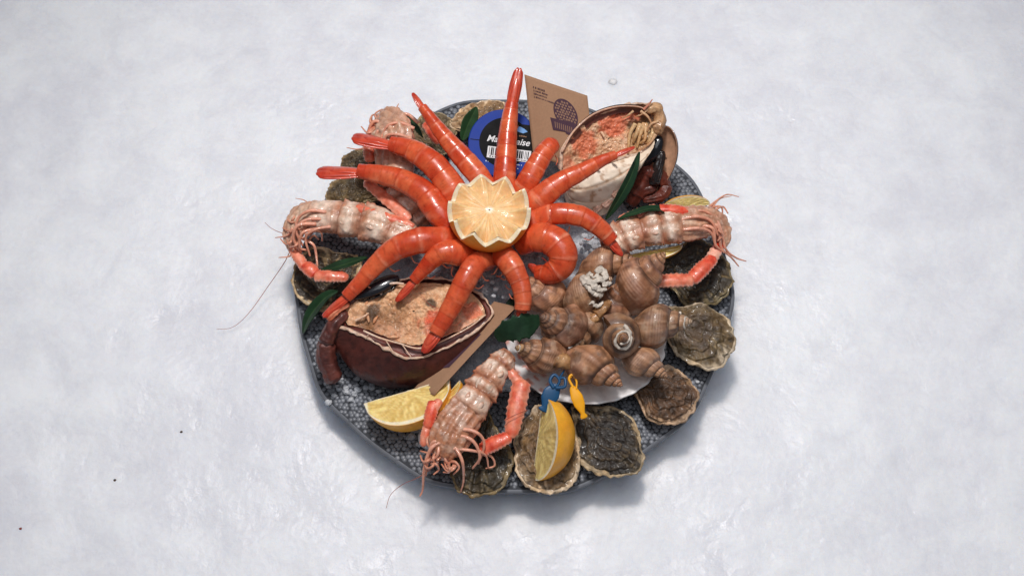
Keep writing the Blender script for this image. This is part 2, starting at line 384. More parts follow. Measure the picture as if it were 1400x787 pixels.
    for q in range(pleo):
        i = int(N * (.22 + .62 * q / max(pleo - 1, 1))); t_ = nrm(P[min(i + 1, N - 1)] - P[i - 1]); uv = dd if up0 is not None else dd[i]
        sv = nrm(np.cross(t_, uv)); uo = np.cross(sv, t_)
        for sg in (-1, 1):
            p0 = P[i] - uo * r[i] * .85 + sv * sg * r[i] * .45
            p1 = p0 - uo * r[i] * .55 + sv * sg * .18 - t_ * .1; p2 = p1 - uo * r[i] * .25 - t_ * (.35 + .2 * random.random()) + sv * sg * .1
            V, F, si, pv = sweep(catmull([p0, p1, p2], 10), np.linspace(.09, .035, 10), np.linspace(.07, .03, 10), t_ + sv * .01, 7)
            part(root, 'swimmeret', V, F, M_PRAWN, mix(lin('f0b898'), lin('d86848'), si))
    for pts in whisk:
        Q = catmull([W(*p) for p in pts], 26); wv = np.linspace(.035, .014, 26)
        V, F, si, pv = sweep(Q, wv, wv, (0.13, .2, 1), 6); part(root, 'antenna', V, F, M_PRAWN, np.tile(lin('a83c2a'), (len(V), 1)))
    return root

prawn([(690, 262, 10.5), (690, 240, 11.2), (692, 212, 11.6), (694, 185, 12), (697, 160, 12.4), (700, 141, 12.8)], [34, 35, 33, 30, 26, 20], (.1, .25, 1),
      (710, 93, 14), 'straight prawn pointing up between the blue tub and the brown packet', fan=.55, seed=1)
prawn([(668, 262, 10.3), (652, 240, 11), (628, 212, 11.4), (606, 186, 11.8), (588, 162, 12.1), (577, 147, 12.3)], [34, 36, 34, 28, 22, 15], (.6, .5, .8),
      (564, 127, 12.6), 'slender prawn leaning up and left beside the blue tub', fan=.5, seed=2)
prawn([(630, 280, 10.2), (612, 252, 11), (590, 226, 11.3), (562, 207, 11.2), (533, 198, 11.2)], [42, 44, 42, 36, 25], (.5, .75, .6),
      (482, 187, 11.3), 'prawn with its tail over the upper left langoustine, arched above another prawn', fan=1.0, seed=3)
prawn([(622, 312, 10), (600, 294, 10.6), (580, 267, 10.8), (548, 248, 10.7), (518, 240, 10.6), (490, 235, 10.5)], [42, 44, 42, 37, 32, 24], (.45, .8, .6),
      (433, 235, 10.4), 'prawn with its tail farthest to the left, lying under the other arched prawn', fan=1.0, seed=4)
prawn([(632, 330, 9.8), (602, 330, 10.8), (572, 331, 11.3), (543, 341, 11), (516, 362, 10.3), (492, 388, 9.5), (474, 406, 8.9)], [36, 44, 43, 39, 32, 26, 20], (-.35, .75, .8),
      (441, 433, 8.0), 'long prawn bending down over the black mussel to the crab claw', pleo=4, fan=.6, seed=5)
prawn([(642, 350, 10), (618, 346, 11), (600, 349, 11.2), (582, 366, 10.6), (566, 384, 9.9)], [40, 44, 33, 24, 18], (-.5, .6, .9),
      (541, 412, 9.1), 'short prawn with white banded bend, its tail on the crab meat', pleo=3, fan=.5, seed=6)
prawn([(668, 358, 9.8), (652, 362, 11), (640, 378, 11.2), (626, 404, 10.6), (610, 433, 9.8), (596, 456, 9.2)], [32, 36, 36, 33, 29, 25], (-.6, .35, 1),
      (578, 482, 8.6), 'prawn slanting down with its broad tail across the crab half', pleo=4, fan=.75, seed=7,
      whisk=(((640, 400, 10.2), (610, 420, 9.4), (590, 418, 9.2), (575, 402, 9.3)),))
prawn([(680, 345, 9.6), (692, 355, 10.8), (702, 368, 11), (711, 388, 10.6), (715, 408, 10.2), (714, 424, 9.8)], [32, 38, 37, 32, 29, 24], (.5, .3, 1),
      (711, 436, 9.3), 'prawn hanging straight down beside the whelks, its legs showing', pleo=5, fan=.3, seed=8)
prawn([(712, 338, 9.8), (731, 327, 10.8), (752, 329, 11.2), (767, 344, 11.1), (766, 362, 10.6), (751, 373, 10.1), (734, 372, 9.7)], [34, 44, 49, 50, 45, 36, 22], ((-.1, .9, .7), (.4, .7, .8), (.8, .1, .8), (.4, -.6, .7), (-.3, -.6, .7)),
      (722, 362, 9.6), 'prawn curled into a tight ring next to the lemon', pleo=0, fan=.5, seed=9, tone=.15,
      whisk=(((741, 352, 11.6), (752, 362, 11.9), (767, 383, 11.8)), ((723, 360, 11), (733, 364, 11), (742, 362, 11.2))))
prawn([(712, 314, 10), (735, 300, 10.9), (764, 294, 11.4), (795, 298, 11.4), (818, 312, 11), (836, 330, 10.3)], [30, 32, 36, 35, 31, 24], (.2, .9, .7),
      (851, 350, 9.8), 'prawn arching to the right with its tail on the whelks', pleo=3, fan=.35, seed=10,
      whisk=(((742, 287, 11.6), (752, 296, 12.2), (745, 306, 12), (725, 312, 11.6)),))
prawn([(722, 292, 10.2), (740, 272, 11.4), (765, 252, 12), (795, 236, 12.3), (822, 221, 12.5), (842, 212, 12.6)], [40, 40, 35, 29, 22, 14], (-.2, .8, .8),
      (868, 201, 12.8), 'straight prawn laid across the upper right crab half', fan=.3, seed=11)
prawn([(710, 268, 10.2), (722, 250, 11.2), (735, 226, 11.8), (748, 206, 12), (762, 194, 12)], [34, 36, 34, 31, 27], (-.6, .6, .8),
      (766, 190, 11.8), 'short blunt prawn standing below the brown packet', fan=.2, seed=12, blunt=True, pleo=2)

# ------------------------------------------------------------------ carved lemon half
def lemon_half():
    c = W(669, 287, 13.0); R = 3.62
    root = thing('lemon_half', 'lemon half with a zigzag cut edge in the middle of the prawns', 'lemon', c - (0, 0, R))
    ax = nrm(np.array((.05, .16, 1.0))); ex = nrm(np.cross((0, 1, 0), ax)); ey = np.cross(ax, ex)
    na = 220; ph = np.linspace(0, 2 * math.pi, na, endpoint=False)
    tri = 2 * np.abs(((ph * 10 / (2 * math.pi) + .15) % 1) - .5) * 2 - 1
    zig = .62 * tri + .1 * np.sin(3 * ph + 1)
    zig = np.sign(zig) * np.abs(zig) ** .9 * (1 + .25 * np.sin(ph * 2 + .5)) + .05 * vnoise(np.stack([np.cos(ph) * 5, np.sin(ph) * 5, 0 * ph], 1), 1, 3)
    def ringpts(rr, z): return c + (rr * np.cos(ph))[:, None] * ex + (rr * np.sin(ph))[:, None] * ey + z[:, None] * ax
    lat = lambda z, k=1.0: np.sqrt(np.maximum((R * k) ** 2 - (z * .97) ** 2, .01))
    rings = []
    for t in np.linspace(0, 1, 22):
        z = -R * .93 * (1 - t) ** 1.4 + zig * t ** .6 if False else -R * .98 + (R * .98 + zig) * np.sin(t * math.pi / 2)
        rings.append(ringpts(lat(z), z))
    V = np.vstack(rings); dz = (V - c) @ ax
    peel = mix(lin('f0952c'), lin('f6b24a'), .5 + .6 * fbm(V, .5, 2, 3))
    part(root, 'peel', V, gridF(22, na), M_PEEL, peel)
    rr = lat(zig); rings = []
    for k in (1.0, .985, .94, .905, .89): rings.append(ringpts(rr * k, zig * (1 if k == 1 else k * .99)+ (.03 if .9 < k < 1 else 0)))
    V = np.vstack(rings); part(root, 'pith', V, gridF(5, na), M_LEMON, np.tile(lin('f3e0c0'), (len(V), 1)))
    rings = []; cols = []
    for k in np.linspace(.9, .02, 34):
        z = zig * float(sm(k, .45, .9)) + .1 * zig * k
        memb = np.minimum(np.abs(((ph * 10 / (2 * math.pi) + .4 + .08 * np.sin(5 * ph)) % 1) - .5) * 2 / 10 * 2 * math.pi * k * R, 1)
        m = 1 - sm(memb, .86, .99) if False else np.exp(-((np.abs(((ph * 10 / (2 * math.pi) + .65) % 1) - .5) * 2 * math.pi / 10 * k * R) / .05) ** 2)
        Q = ringpts(rr * k, z); a = np.c_[ph * 26, np.full(na, k * 2.2), 0 * ph]
        ves = vnoise(a, 1.0, 5)
        Q = Q + ax * (.045 * ves - .02 * m * (k > .15))[:, None]
        cc = mix(lin('e9b272'), lin('f3d09c'), .5 + .5 * ves); cc = mix(cc, lin('f8e4bc'), .2 * m); cc = mix(cc, lin('fdf0d8'), sm(.14 - k, 0, .1) * np.ones(na))
        rings.append(Q); cols.append(cc)
    V = np.vstack(rings); part(root, 'flesh', V, gridF(34, na), M_LEMON, np.vstack(cols))
lemon_half()

def wedge(c, axis, out, L, R, label, half=math.radians(33), turn=0, pale='e8c25c'):
    """lemon wedge: c middle of the core edge, axis along the fruit, out from the core to the middle of the peel"""
    axis = nrm(axis); out = nrm(out - axis * np.dot(out, axis)); sd = np.cross(axis, out)
    root = thing('lemon_wedge', label, 'lemon wedge', c, 'lemon wedges on the platter')
    t = np.linspace(-1, 1, 40); pr = R * np.sqrt(np.clip(1 - np.abs(t) ** 2.3, 0, 1)) * (1 - .12 * t ** 2)
    a = np.linspace(-half, half, 26)
    V = np.array([c + axis * L * t[i] * 1.0 + pr[i] * (out * math.cos(q) + sd * math.sin(q)) for i in range(40) for q in a])
    part(root, 'peel', V, gridF(40, 26, False), M_PEEL, mix(lin('e89a22'), lin('f2b53a'), .5 + .6 * fbm(V, .7, 4, 3)))
    for sg in (-1, 1):
        q = sg * half; dirv = out * math.cos(q) + sd * math.sin(q); nn = np.cross(axis, dirv) * sg
        ks = np.r_[np.linspace(0, .86, 22), .9, .93, .97, 1.0]
        Vs, cs = [], []
        for i in range(40):
            for k in ks:
                p = c + axis * L * t[i] + dirv * pr[i] * k; Vs.append(p)
        Vs = np.array(Vs); kk = np.tile(ks, 40); tt = np.repeat(t, len(ks))
        ang = np.c_[np.arctan2(tt * L, kk * R) * 16, np.hypot(tt * L, kk * R) * 1.5, 0 * kk]
        ve = vnoise(ang, 1, 7); fl = (kk < .87) & (np.abs(tt) < .93)
        Vs = Vs + nn * (.05 * ve * fl)[:, None]
        col = mix(lin(pale), lin('f6dc92'), .45 + .8 * ve); pith = np.maximum(sm(kk, .86, .89), sm(np.abs(tt), .9, .95)); pith = np.maximum(pith, 1 - sm(kk, .0, .05))
        col = mix(col, lin('f4e6c8'), pith); col = mix(col, lin('eda838'), sm(kk, .965, .99))
        part(root, 'cut_face', Vs, gridF(40, len(ks), False), M_LEMON, col)
    return root

# ------------------------------------------------------------------ langoustines
LG = 'langoustines on the platter'
LP, LD, LW, LO, LR = lin('dac6b6'), lin('96604c'), lin('f6efe8'), lin('ea7a56'), lin('d8452f')
def claw(root, segs, up=(0, .1, 1), seed=0):
    """segs: list of (p0, p1, w0, w1, kind) in px + z"""
    for q, (p0, p1, w0, w1, kind) in enumerate(segs):
        A, B = W(*p0), W(*p1); w0 *= .88; w1 *= .88; n = 46; t = np.linspace(0, 1, n); mid = (A + B) / 2 + np.array((0, 0, .12))
        P = catmull([A, mid, B], n)
        r = np.interp(t, [0, .5, 1], [cm(w0, A) / 2, cm((w0 + w1) / 2 * 1.06, mid) / 2, cm(w1, B) / 2]) * np.interp(t, [0, .06, .5, .9, 1], [.6, .95, 1.04, .95, .55])
        M = 22; ph = np.linspace(0, 2 * math.pi, M, endpoint=False)
        sp = np.clip(1 - 2.4 * np.abs(((t * (9 if kind != 'tip' else 5) + .1 * np.sin(9 * t)) % 1) - .5), 0, 1) ** 1.3
        edge = np.exp(-((np.abs(np.cos(ph)) - 1) / .09) ** 2)
        rad = 1 + .17 * sp[:, None] * edge[None, :] * (0 if kind == 'smooth' else 1) - .07 * np.exp(-((np.abs(np.sin(ph)) - .55) / .12) ** 2)[None, :]
        V, F, si, pv = sweep(P, r, r * .72, np.asarray(up, float), M, True, rad)
        V = V + .03 * vnoise(V, 4, seed + q)[:, None]
        nz = fbm(V, 2.2, seed + q, 3); sn = np.sin(pv); ce = np.abs(np.cos(pv))
        if kind == 'tip': c = mix(lin('e04a30'), lin('f4d2c0'), sm(si, .3, .6))
        elif kind == 'red': c = mix(lin('d4503a'), lin('e88468'), .5 + 1.2 * nz)
        elif kind == 'pale': c = mix(lin('eeb49c'), lin('dd8468'), .5 + nz)
        else: c = mix(lin('d86e54'), lin('eaa488'), .5 + 1.2 * nz)
        c = mix(c, lin('f6dccc'), .85 * sm(ce, .93, .99)); c = mix(c, lin('f4e4da'), .85 * sm(-sn, .3, .7))
        part(root, 'claw_segment', V, F, M_CLAW, c)
def tube(root, name, pts, w0, w1, c0, c1, m=None, n=None, M=8, up=(.13, .22, 1)):
    Q = catmull([W(*p) if not isinstance(p, np.ndarray) else p for p in pts], n or 6 * len(pts) + 6)
    wv = np.linspace(w0, w1, len(Q)); V, F, si, pv = sweep(Q, wv, wv * .9, up, M)
    return part(root, name, V, F, m or M_LANG, mix(c0, c1, si))
def langoustine(body, widths, belly, label, thor=.62, seed=0, claws=(), legs=(), antenna=(), tone=0, slim=.8):
    P = catmull([W(*c) for c in body], 170); N = len(P); s = np.linspace(0, 1, N); M = 56
    w = .92 * np.interp(s, np.linspace(0, 1, len(widths)), widths); r = np.array([cm(w[i], P[i]) / 2 for i in range(N)])
    root = thing('langoustine', label, 'langoustine', P[N // 2] - (0, 0, r[N // 2]), LG)
    ph = np.linspace(0, 2 * math.pi, M, endpoint=False); sn, cs = np.sin(ph), np.cos(ph)
    nb = 4; sw = s + .022 * np.sin(s * 23 + seed); u = (sw / thor * nb) % 1; ab = (s < thor).astype(float)
    ridge = np.exp(-((u - .5) / .36) ** 4) * ab
    rad = np.ones((N, M))
    # belly: swollen muscle bars with sunken seams, paired bulges and pleura teeth at the sides
    rad += (ridge - .55)[:, None] * ab[:, None] * .2 * sm(sn, .1, .7)[None, :]
    rad += (ab * (.11 * u ** 4 - .05 * np.exp(-(u / .1) ** 2)))[:, None] * sm(sn, -.3, .3)[None, :]
    rad -= .12 * np.exp(-(cs / .14) ** 2)[None, :] * (sn > 0)[None, :] * (.6 + .4 * ridge[:, None])
    rad += .13 * (u ** 2 * ab)[:, None] * np.exp(-((np.abs(cs) - 1) / .12) ** 2)[None, :]
    th = 1 - ab
    rad += th[:, None] * (.10 * np.exp(-((sn - .45) / .2) ** 2) - .12 * np.exp(-((sn - .95) / .12) ** 2))[None, :]
    rad += th[:, None] * .075 * np.cos(ph[None, :] * 13 + 1.2 * np.sin(s * 11)[:, None]) * sm(sn, -.1, .5)[None, :]
    endr = np.interp(s, [0, .04, .9, .97, 1], [.6, 1, 1, .8, .35])
    V, F, si, pv = sweep(P, r * endr, r * slim * endr, S(*belly), M, True, rad)
    Vn = nrm(V - np.vstack([np.repeat(P, M, axis=0), P[:1], P[-1:]])); V = V + Vn * (.15 * fbm(V, .9, seed, 3) + .13 * np.abs(vnoise(V, 2.3, seed + 4)) + .05 * vnoise(V, 6, seed + 6))[:, None]
    ss = np.sin(pv); cc = np.cos(pv); uu = ((si + .022 * np.sin(si * 23 + seed)) / thor * nb) % 1; a2 = si < thor
    nz = fbm(V, 1.2, seed + 5, 4); rg = np.exp(-((uu - .5) / .24) ** 2)
    c = mix(LP, lin('b88468'), .5 + 1.1 * nz + tone)
    c = mix(c, LW, np.where(a2, .75 * rg * sm(ss, .1, .6) * (1 - .8 * np.exp(-(cc / .15) ** 2)), .35 * sm(nz, 0, .4)))
    c = mix(c, LD, np.where(a2, .95 * np.exp(-((uu - .02) / .10) ** 2) + .95 * np.exp(-((uu - 1) / .1) ** 2), .55 * sm(-np.cos(pv * 13 + 1.2 * np.sin(si * 11)), .2, .9) * (ss > -.1)) * (.6 + .5 * nz))
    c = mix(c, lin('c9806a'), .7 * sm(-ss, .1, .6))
    c = mix(c, lin('e89a80'), .45 * np.exp(-((np.abs(cc) - 1) / .08) ** 2))
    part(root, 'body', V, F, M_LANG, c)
    Tn = nrm(np.gradient(P, axis=0)); bv = S(*belly)
    for q in range(1, 5):                                              # pairs of small flap legs lying on the belly
        i = int(N * thor * (q - .12) / 4); sv = nrm(np.cross(Tn[i], bv)); uo = np.cross(sv, Tn[i])
        for sg in (-1, 1):
            p0 = P[i] + uo * r[i] * slim * .86 + sv * sg * r[i] * .30; L_ = r[i] * .72
            Q = catmull([p0, p0 - Tn[i] * L_ * .5 + sv * sg * L_ * .22 + uo * .16, p0 - Tn[i] * L_ + sv * sg * L_ * .2 + uo * .02], 16); t_ = np.linspace(0, 1, 16)
            wv = r[i] * .14 * np.sin(np.pi * (.18 + .75 * t_)); V, F, si, pv = sweep(Q, wv, wv * .4, bv, 10)
            part(root, 'swimmeret', V + .03 * vnoise(V, 4, q)[:, None], F, M_LANG, mix(mix(lin('e8d2c4'), lin('c08c78'), si), LW, .5 * (.5 + vnoise(V, 2, seed))))
    claw_lists = claws
    for k, sg in enumerate(claw_lists): claw(root, sg, seed=seed + 31 * k)
    for pts, w0, w1 in legs: tube(root, 'leg', pts, w0, w1, lin('e2ab98'), lin('d89a84'))
    for pts in antenna: tube(root, 'antenna', pts, .045, .02, lin('b06050'), lin('8a3c38'), n=40, M=6)
    return root, P
def mouthparts(root, cx, cy, z, rx, ry, n, seed, w=.14):
    """the tangle of short curled feeding legs under the head"""
    rr = random.Random(seed)
    for k in range(n):
        x, y = cx + rr.uniform(-rx, rx), cy + rr.uniform(-ry, ry); a = rr.uniform(0, 6.28); q = rr.uniform(9, 17)
        pts = [(x, y, z - .4), (x + q * .5 * math.cos(a), y + q * .5 * math.sin(a), z + rr.uniform(.1, .5)), (x + q * math.cos(a + .5), y + q * math.sin(a + .5), z + rr.uniform(-.2, .3)), (x + q * 1.2 * math.cos(a + 1.2), y + q * 1.2 * math.sin(a + 1.2), z - .3)]
        tube(root, 'mouthpart', pts, w, w * .45, lin('dda894'), lin('c98c76'))

# left
r_, P_ = langoustine([(570, 330, 8.2), (540, 318, 8.3), (505, 304, 8.2), (470, 299, 8), (438, 296, 7.7), (412, 300, 7.2), (400, 322, 6.6), (401, 345, 6)], [40, 46, 50, 50, 48, 42, 30, 18], (0, .25, 1),
    'pale langoustine lying across the left edge of the platter, long feeler hanging onto the ice', thor=.70, seed=21,
    claws=([((398, 338, 6.6), (418, 368, 7), 13, 17, 'pale'), ((416, 362, 7.2), (432, 376, 7.3), 19, 20, 'red'), ((430, 377, 7.3), (476, 379, 7.4), 20, 18, 'orange')],
           [((452, 284, 8.2), (500, 290, 8.6), 13, 19, 'pale'), ((478, 283, 8.8), (566, 309, 9.2), 19, 14, 'orange')]),
    legs=[([(446, 290, 8.9), (424, 288, 9.1), (408, 298, 8.7), (404, 316, 8.0)], .19, .11), ([(452, 310, 8.8), (430, 314, 9.0), (418, 326, 8.4), (424, 350, 7.4)], .17, .09), ([(432, 306, 8.6), (408, 308, 8.9), (401, 325, 8.2), (412, 345, 7.2)], .2, .12), ([(440, 312, 8.5), (414, 318, 8.8), (410, 338, 7.8), (420, 342, 7.4)], .18, .1),
          ([(412, 325, 7.8), (428, 334, 7.7), (432, 346, 7.2), (434, 364, 7.0)], .16, .09), ([(400, 312, 7.8), (392, 322, 7.2), (376, 325, 6.6)], .13, .04),
          ([(402, 340, 7.2), (396, 350, 6.4), (381, 352, 6.0)], .13, .04), ([(430, 290, 8.4), (418, 275, 7.6), (404, 271, 7.0)], .1, .03), ([(450, 300, 8.6), (420, 300, 9), (405, 314, 8.6), (414, 336, 7.6)], .17, .1)],
    antenna=([(398, 340, 6), (388, 360, 4.5), (366, 392, 1.6), (340, 428, .7), (318, 447, .5), (296, 450, .5)], [(397, 320, 6.6), (384, 318, 5.5), (371, 312, 5.0), (362, 304, 4.8)]))
mouthparts(r_, 412, 318, 7.6, 14, 22, 12, 4)
# right
r_, P_ = langoustine([(826, 338, 7.8), (856, 322, 8.2), (888, 314, 8.3), (920, 308, 8.2), (950, 306, 7.9), (972, 304, 7.4), (986, 318, 6.8), (990, 338, 6.2)], [44, 48, 48, 48, 50, 46, 32, 18], (0, .2, 1),
    'pale langoustine across the right edge of the platter, a dark green leaf over its back', thor=.55, seed=22, tone=.25,
    claws=([((986, 332, 6.4), (970, 358, 6.9), 13, 20, 'tip'), ((976, 352, 7.2), (944, 384, 7.3), 19, 24, 'red'), ((948, 383, 7.4), (890, 385, 7.6), 22, 20, 'orange')],
           [((846, 300, 8.8), (900, 284, 8.9), 12, 17, 'pale'), ((900, 286, 9.2), (944, 290, 8.8), 18, 16, 'red')]),
    legs=[([(930, 300, 9.0), (952, 296, 9.2), (972, 302, 8.8), (982, 322, 7.8)], .2, .11), ([(934, 314, 9.0), (956, 312, 9.1), (972, 318, 8.5), (978, 336, 7.5)], .19, .1), ([(940, 292, 8.8), (960, 288, 8.8), (978, 296, 8.2)], .17, .1), ([(960, 296, 8.2), (974, 288, 8.2), (986, 316, 7.6), (992, 340, 6.6), (1006, 352, 5.6), (1020, 357, 4.9)], .22, .06), ([(966, 308, 8.2), (982, 310, 8.2), (986, 338, 7), (1000, 352, 5.9), (1010, 364, 5.0)], .2, .06),
          ([(950, 308, 8.4), (974, 312, 8.6), (978, 334, 7.6), (990, 345, 6.6)], .2, .1), ([(968, 284, 7.6), (980, 274, 7.2), (994, 266, 6.8), (1010, 269, 6.4)], .12, .04), ([(972, 286, 7.6), (984, 272, 7.0), (1000, 268, 6.6)], .1, .03)])
mouthparts(r_, 972, 300, 7.9, 10, 16, 9, 6)
# bottom
r_, P_ = langoustine([(698, 484, 7.4), (682, 500, 7.6), (664, 524, 7.7), (646, 550, 7.5), (628, 576, 7.2), (612, 602, 6.8), (600, 626, 6.2)], [26, 40, 46, 50, 56, 58, 40], (.1, .15, 1),
    'langoustine at the bottom with its belly up and a thick tangle of legs', thor=.56, seed=23, tone=.6,
    claws=([((690, 500, 7.4), (714, 528, 7.2), 12, 18, 'pale'), ((714, 520, 7.4), (698, 598, 6.6), 30, 22, 'orange'), ((698, 596, 6.6), (656, 616, 6.0), 20, 24, 'red')],
           [((602, 546, 7.4), (590, 562, 7.2), 12, 16, 'pale'), ((594, 548, 7.4), (584, 586, 6.8), 20, 15, 'red'), ((584, 582, 6.8), (578, 610, 6.2), 14, 11, 'pale')]),
    legs=[([(612, 600, 7.4), (590, 612, 7.5), (580, 640, 6.2), (578, 668, 4.4), (574, 678, 3.9)], .2, .08), ([(620, 592, 7.6), (646, 602, 7.7), (656, 624, 6.8), (646, 640, 5.6)], .2, .09),
          ([(622, 610, 7.4), (632, 630, 7.2), (634, 655, 5.4), (630, 672, 4.2)], .18, .06), ([(614, 612, 7.4), (648, 616, 7.2), (664, 622, 6.4), (668, 640, 5.2)], .18, .07),
          ([(620, 585, 7.8), (650, 590, 8), (662, 606, 7.2), (654, 634, 5.8)], .2, .08), ([(600, 600, 7.3), (598, 622, 7.3), (584, 632, 6.3)], .17, .08), ([(655, 616, 6.4), (672, 624, 5.8), (676, 636, 5.2), (664, 640, 5)], .14, .07),
          ([(612, 606, 7.4), (592, 604, 7.6), (586, 624, 6.6), (582, 650, 5.2)], .18, .08)],
    antenna=([(590, 640, 4.8), (572, 652, 3.6), (550, 662, 1.8), (534, 676, .7), (528, 694, .5)], [(690, 574, 7.6), (706, 566, 7.9), (722, 560, 7.4)]))
mouthparts(r_, 606, 618, 6.7, 18, 18, 24, 5, .15)
# upper left
r_, P_ = langoustine([(586, 304, 7.4), (566, 284, 7.8), (548, 258, 8.2), (540, 228, 8.6), (540, 198, 8.8), (532, 174, 8.8), (515, 166, 8.2)], [38, 46, 50, 54, 58, 62, 34], (-.3, .2, 1),
    'pink langoustine behind the arched prawns, its head toward the upper left rim', thor=.5, seed=24, tone=.15,
    claws=([((512, 168, 8.6), (505, 200, 8.6), 14, 16, 'pale'), ((504, 196, 8.6), (506, 222, 8), 17, 16, 'orange')], [((500, 248, 8.2), (560, 300, 9), 18, 18, 'pale')],
           [((584, 168, 8.0), (600, 196, 8.6), 20, 16, 'red')]),
    legs=[([(566, 176, 9.9), (548, 168, 10.3), (530, 172, 10.2), (520, 190, 9.6)], .2, .1), ([(562, 190, 10.1), (544, 184, 10.5), (528, 186, 10.2), (524, 204, 9.4)], .19, .1), ([(572, 168, 9.6), (556, 156, 9.9), (538, 160, 9.9), (526, 164, 9.6)], .18, .1), ([(528, 170, 9.4), (512, 166, 9.4), (504, 180, 8.8), (506, 205, 8)], .2, .1), ([(530, 180, 9.5), (516, 180, 9.6), (512, 205, 8.6), (518, 225, 7.8)], .18, .1),
          ([(536, 165, 9.4), (524, 170, 9.7), (518, 182, 9.4)], .18, .12), ([(504, 200, 7.6), (490, 204, 7.2), (474, 202, 7.0)], .1, .04), ([(540, 158, 9.2), (542, 148, 9.2), (545, 142, 9)], .1, .04)])
mouthparts(r_, 516, 178, 9.0, 8, 14, 8, 9)

# ------------------------------------------------------------------ oysters
def oyster(hinge, tip, wpx, label, pal, seed, tilt=0.0, lift=.0, lid=True, H=.7, dark=None, pitch=0.0):
    """hinge, tip: (px,py,z) ends of the shell; pal: centre, middle, rim of the lid and edge of the cup"""
    A, B = W(*hinge), W(*tip); L = np.linalg.norm(B - A); ax = (B - A) / L; cen = A + ax * L * .56
    half_w = cm(wpx, cen) / 2
    up = nrm(np.array((0, 0, 1.0)) - ax * ax[2]); sd = np.cross(ax, up)
    up, sd = up * math.cos(tilt) + sd * math.sin(tilt), sd * math.cos(tilt) - up * math.sin(tilt)
    root = thing('oyster', label, 'oyster', cen - (0, 0, 1.2), 'oysters round the rim of the platter')
    na, nr = 150, 54; th = np.linspace(0, 2 * math.pi, na, endpoint=False)
    circ = np.stack([np.cos(th), np.sin(th), 0 * th], 1)
    wob = .11 * vnoise(circ, 1.5, seed) + .06 * vnoise(circ, 4.5, seed + 2) + .02 * vnoise(circ, 12, seed + 3)
    lx = np.where(np.cos(th) > 0, np.cos(th) * .46, np.cos(th) * .54) * L           # longer toward the hinge
    taper = 1 - .5 * sm(-np.cos(th), .1, 1.0)
    wy = np.sin(th) * half_w * taper
    rimx, rimy = lx * (1 + wob), wy * (1 + wob)
    rz = .16 * vnoise(circ, 2.6, seed + 7) + .07 * vnoise(circ, 8, seed + 8)
    def build(ks, zf, scale=1.0, off=0.0):
        V, KK = [], []
        for k in ks:
            ph_k = k if k <= 1 else 1.0
            x, y = rimx * k * scale, rimy * k * scale
            z = zf(k) + rz * sm(k, .4, 1)
            V.append(cen + x[:, None] * ax + y[:, None] * sd + (z + off)[:, None] * up); KK.append(np.full(na, k))
        return np.vstack(V), np.concatenate(KK)
    c0, c1, c2, c3 = (lin(q) for q in pal)
    # cup: lip, flared frills, underside
    ks = [.86, .9, .94, .97, 1.0, 1.015, 1.01, .98, .93, .84, .7, .5, .25, .05]
    zs = [0, .02, .05, .04, .03, -.02, -.12, -.28, -.5, -.75, -.98, -1.12, -1.2, -1.22]
    V, KK = [], []
    for q, (k, z) in enumerate(zip(ks, zs)):
        fr = 1 + .03 * vnoise(circ * (1 + .2 * q), 7, seed + 40 + q)
        x, y = rimx * k * fr, rimy * k * fr
        V.append(cen + x[:, None] * ax + y[:, None] * sd + (z + rz * sm(k, .4, 1) + .05 * vnoise(circ, 9, seed + q))[:, None] * up); KK.append(np.full(na, q))
    V = np.vstack(V); KK = np.concatenate(KK); nz = fbm(V, 1.6, seed, 4)
    col = mix(c3, c2, .25 + .9 * nz + .3 * (KK < 2)); col = mix(col, c1 * .8, sm(KK, 5.5, 9) * .8)
    part(root, 'lower_shell', V, gridF(len(ks), na), M_OYS, col)
    # lid: dome with stepped growth layers and gnarls
    ks = np.linspace(.015, .95, nr); V = []; KK = []
    for k in ks:
        P2 = np.stack([np.cos(th) * k, np.sin(th) * k, 0 * th + seed], 1)
        kk = k + .20 * vnoise(P2, 1.6, seed + 5) + .07 * vnoise(P2, 5, seed + 6)
        nl = 4; saw = (kk * nl) % 1
        z = H * (1 - np.clip(k, 0, 1) ** 2.4) + .20 * (saw - .3) * sm(k, .15, .35) + .62 * fbm(P2, 1.7, seed + 9, 3) * (1 - .5 * k) + .07 * np.abs(fbm(P2, 4.2, seed + 12, 3)) + .05 * vnoise(P2, 15, seed + 13) + .12 * sm(k, .2, .7) * vnoise(np.stack([np.cos(th) * 6, np.sin(th) * 6, 0 * th + k * 1.5], 1), 1, seed + 70)
        z = z - .02
        fold = 1 + .05 * np.maximum(0, 1 - 3 * saw) * vnoise(P2, 9, seed + 14)
        x = rimx * k * fold + L * .04 * (1 - k) * -1.5; y = rimy * k * fold
        V.append(cen + x[:, None] * ax + y[:, None] * sd + (z + rz * sm(k, .4, 1))[:, None] * up); KK.append(np.stack([np.full(na, k), saw], 1))
    V = np.vstack(V); KK = np.vstack(KK); k = KK[:, 0]
    loc = np.stack([(V - cen) @ ax, (V - cen) @ sd, (V - cen) @ up], 1)
    nz = fbm(loc, .9, seed + 20, 4); nf = fbm(loc, 3.2, seed + 21, 3)
    thA = np.tile(th, nr); stk = vnoise(np.stack([np.cos(thA) * 7, np.sin(thA) * 7, k * 1.6 + seed], 1), 1, seed + 60) + .6 * vnoise(np.stack([np.cos(thA) * 16, np.sin(thA) * 16, k * 2.5], 1), 1, seed + 61)
    col = mix(c0, c1, sm(k + .5 * nz + .2 * stk, .25, .75)); col = mix(col, c2, .8 * sm(.55 * stk + .6 * nz + .5 * k, .45, .85)); col = mix(col, c3, .7 * sm(k + .25 * nz + .16 * stk, .86, 1.02))
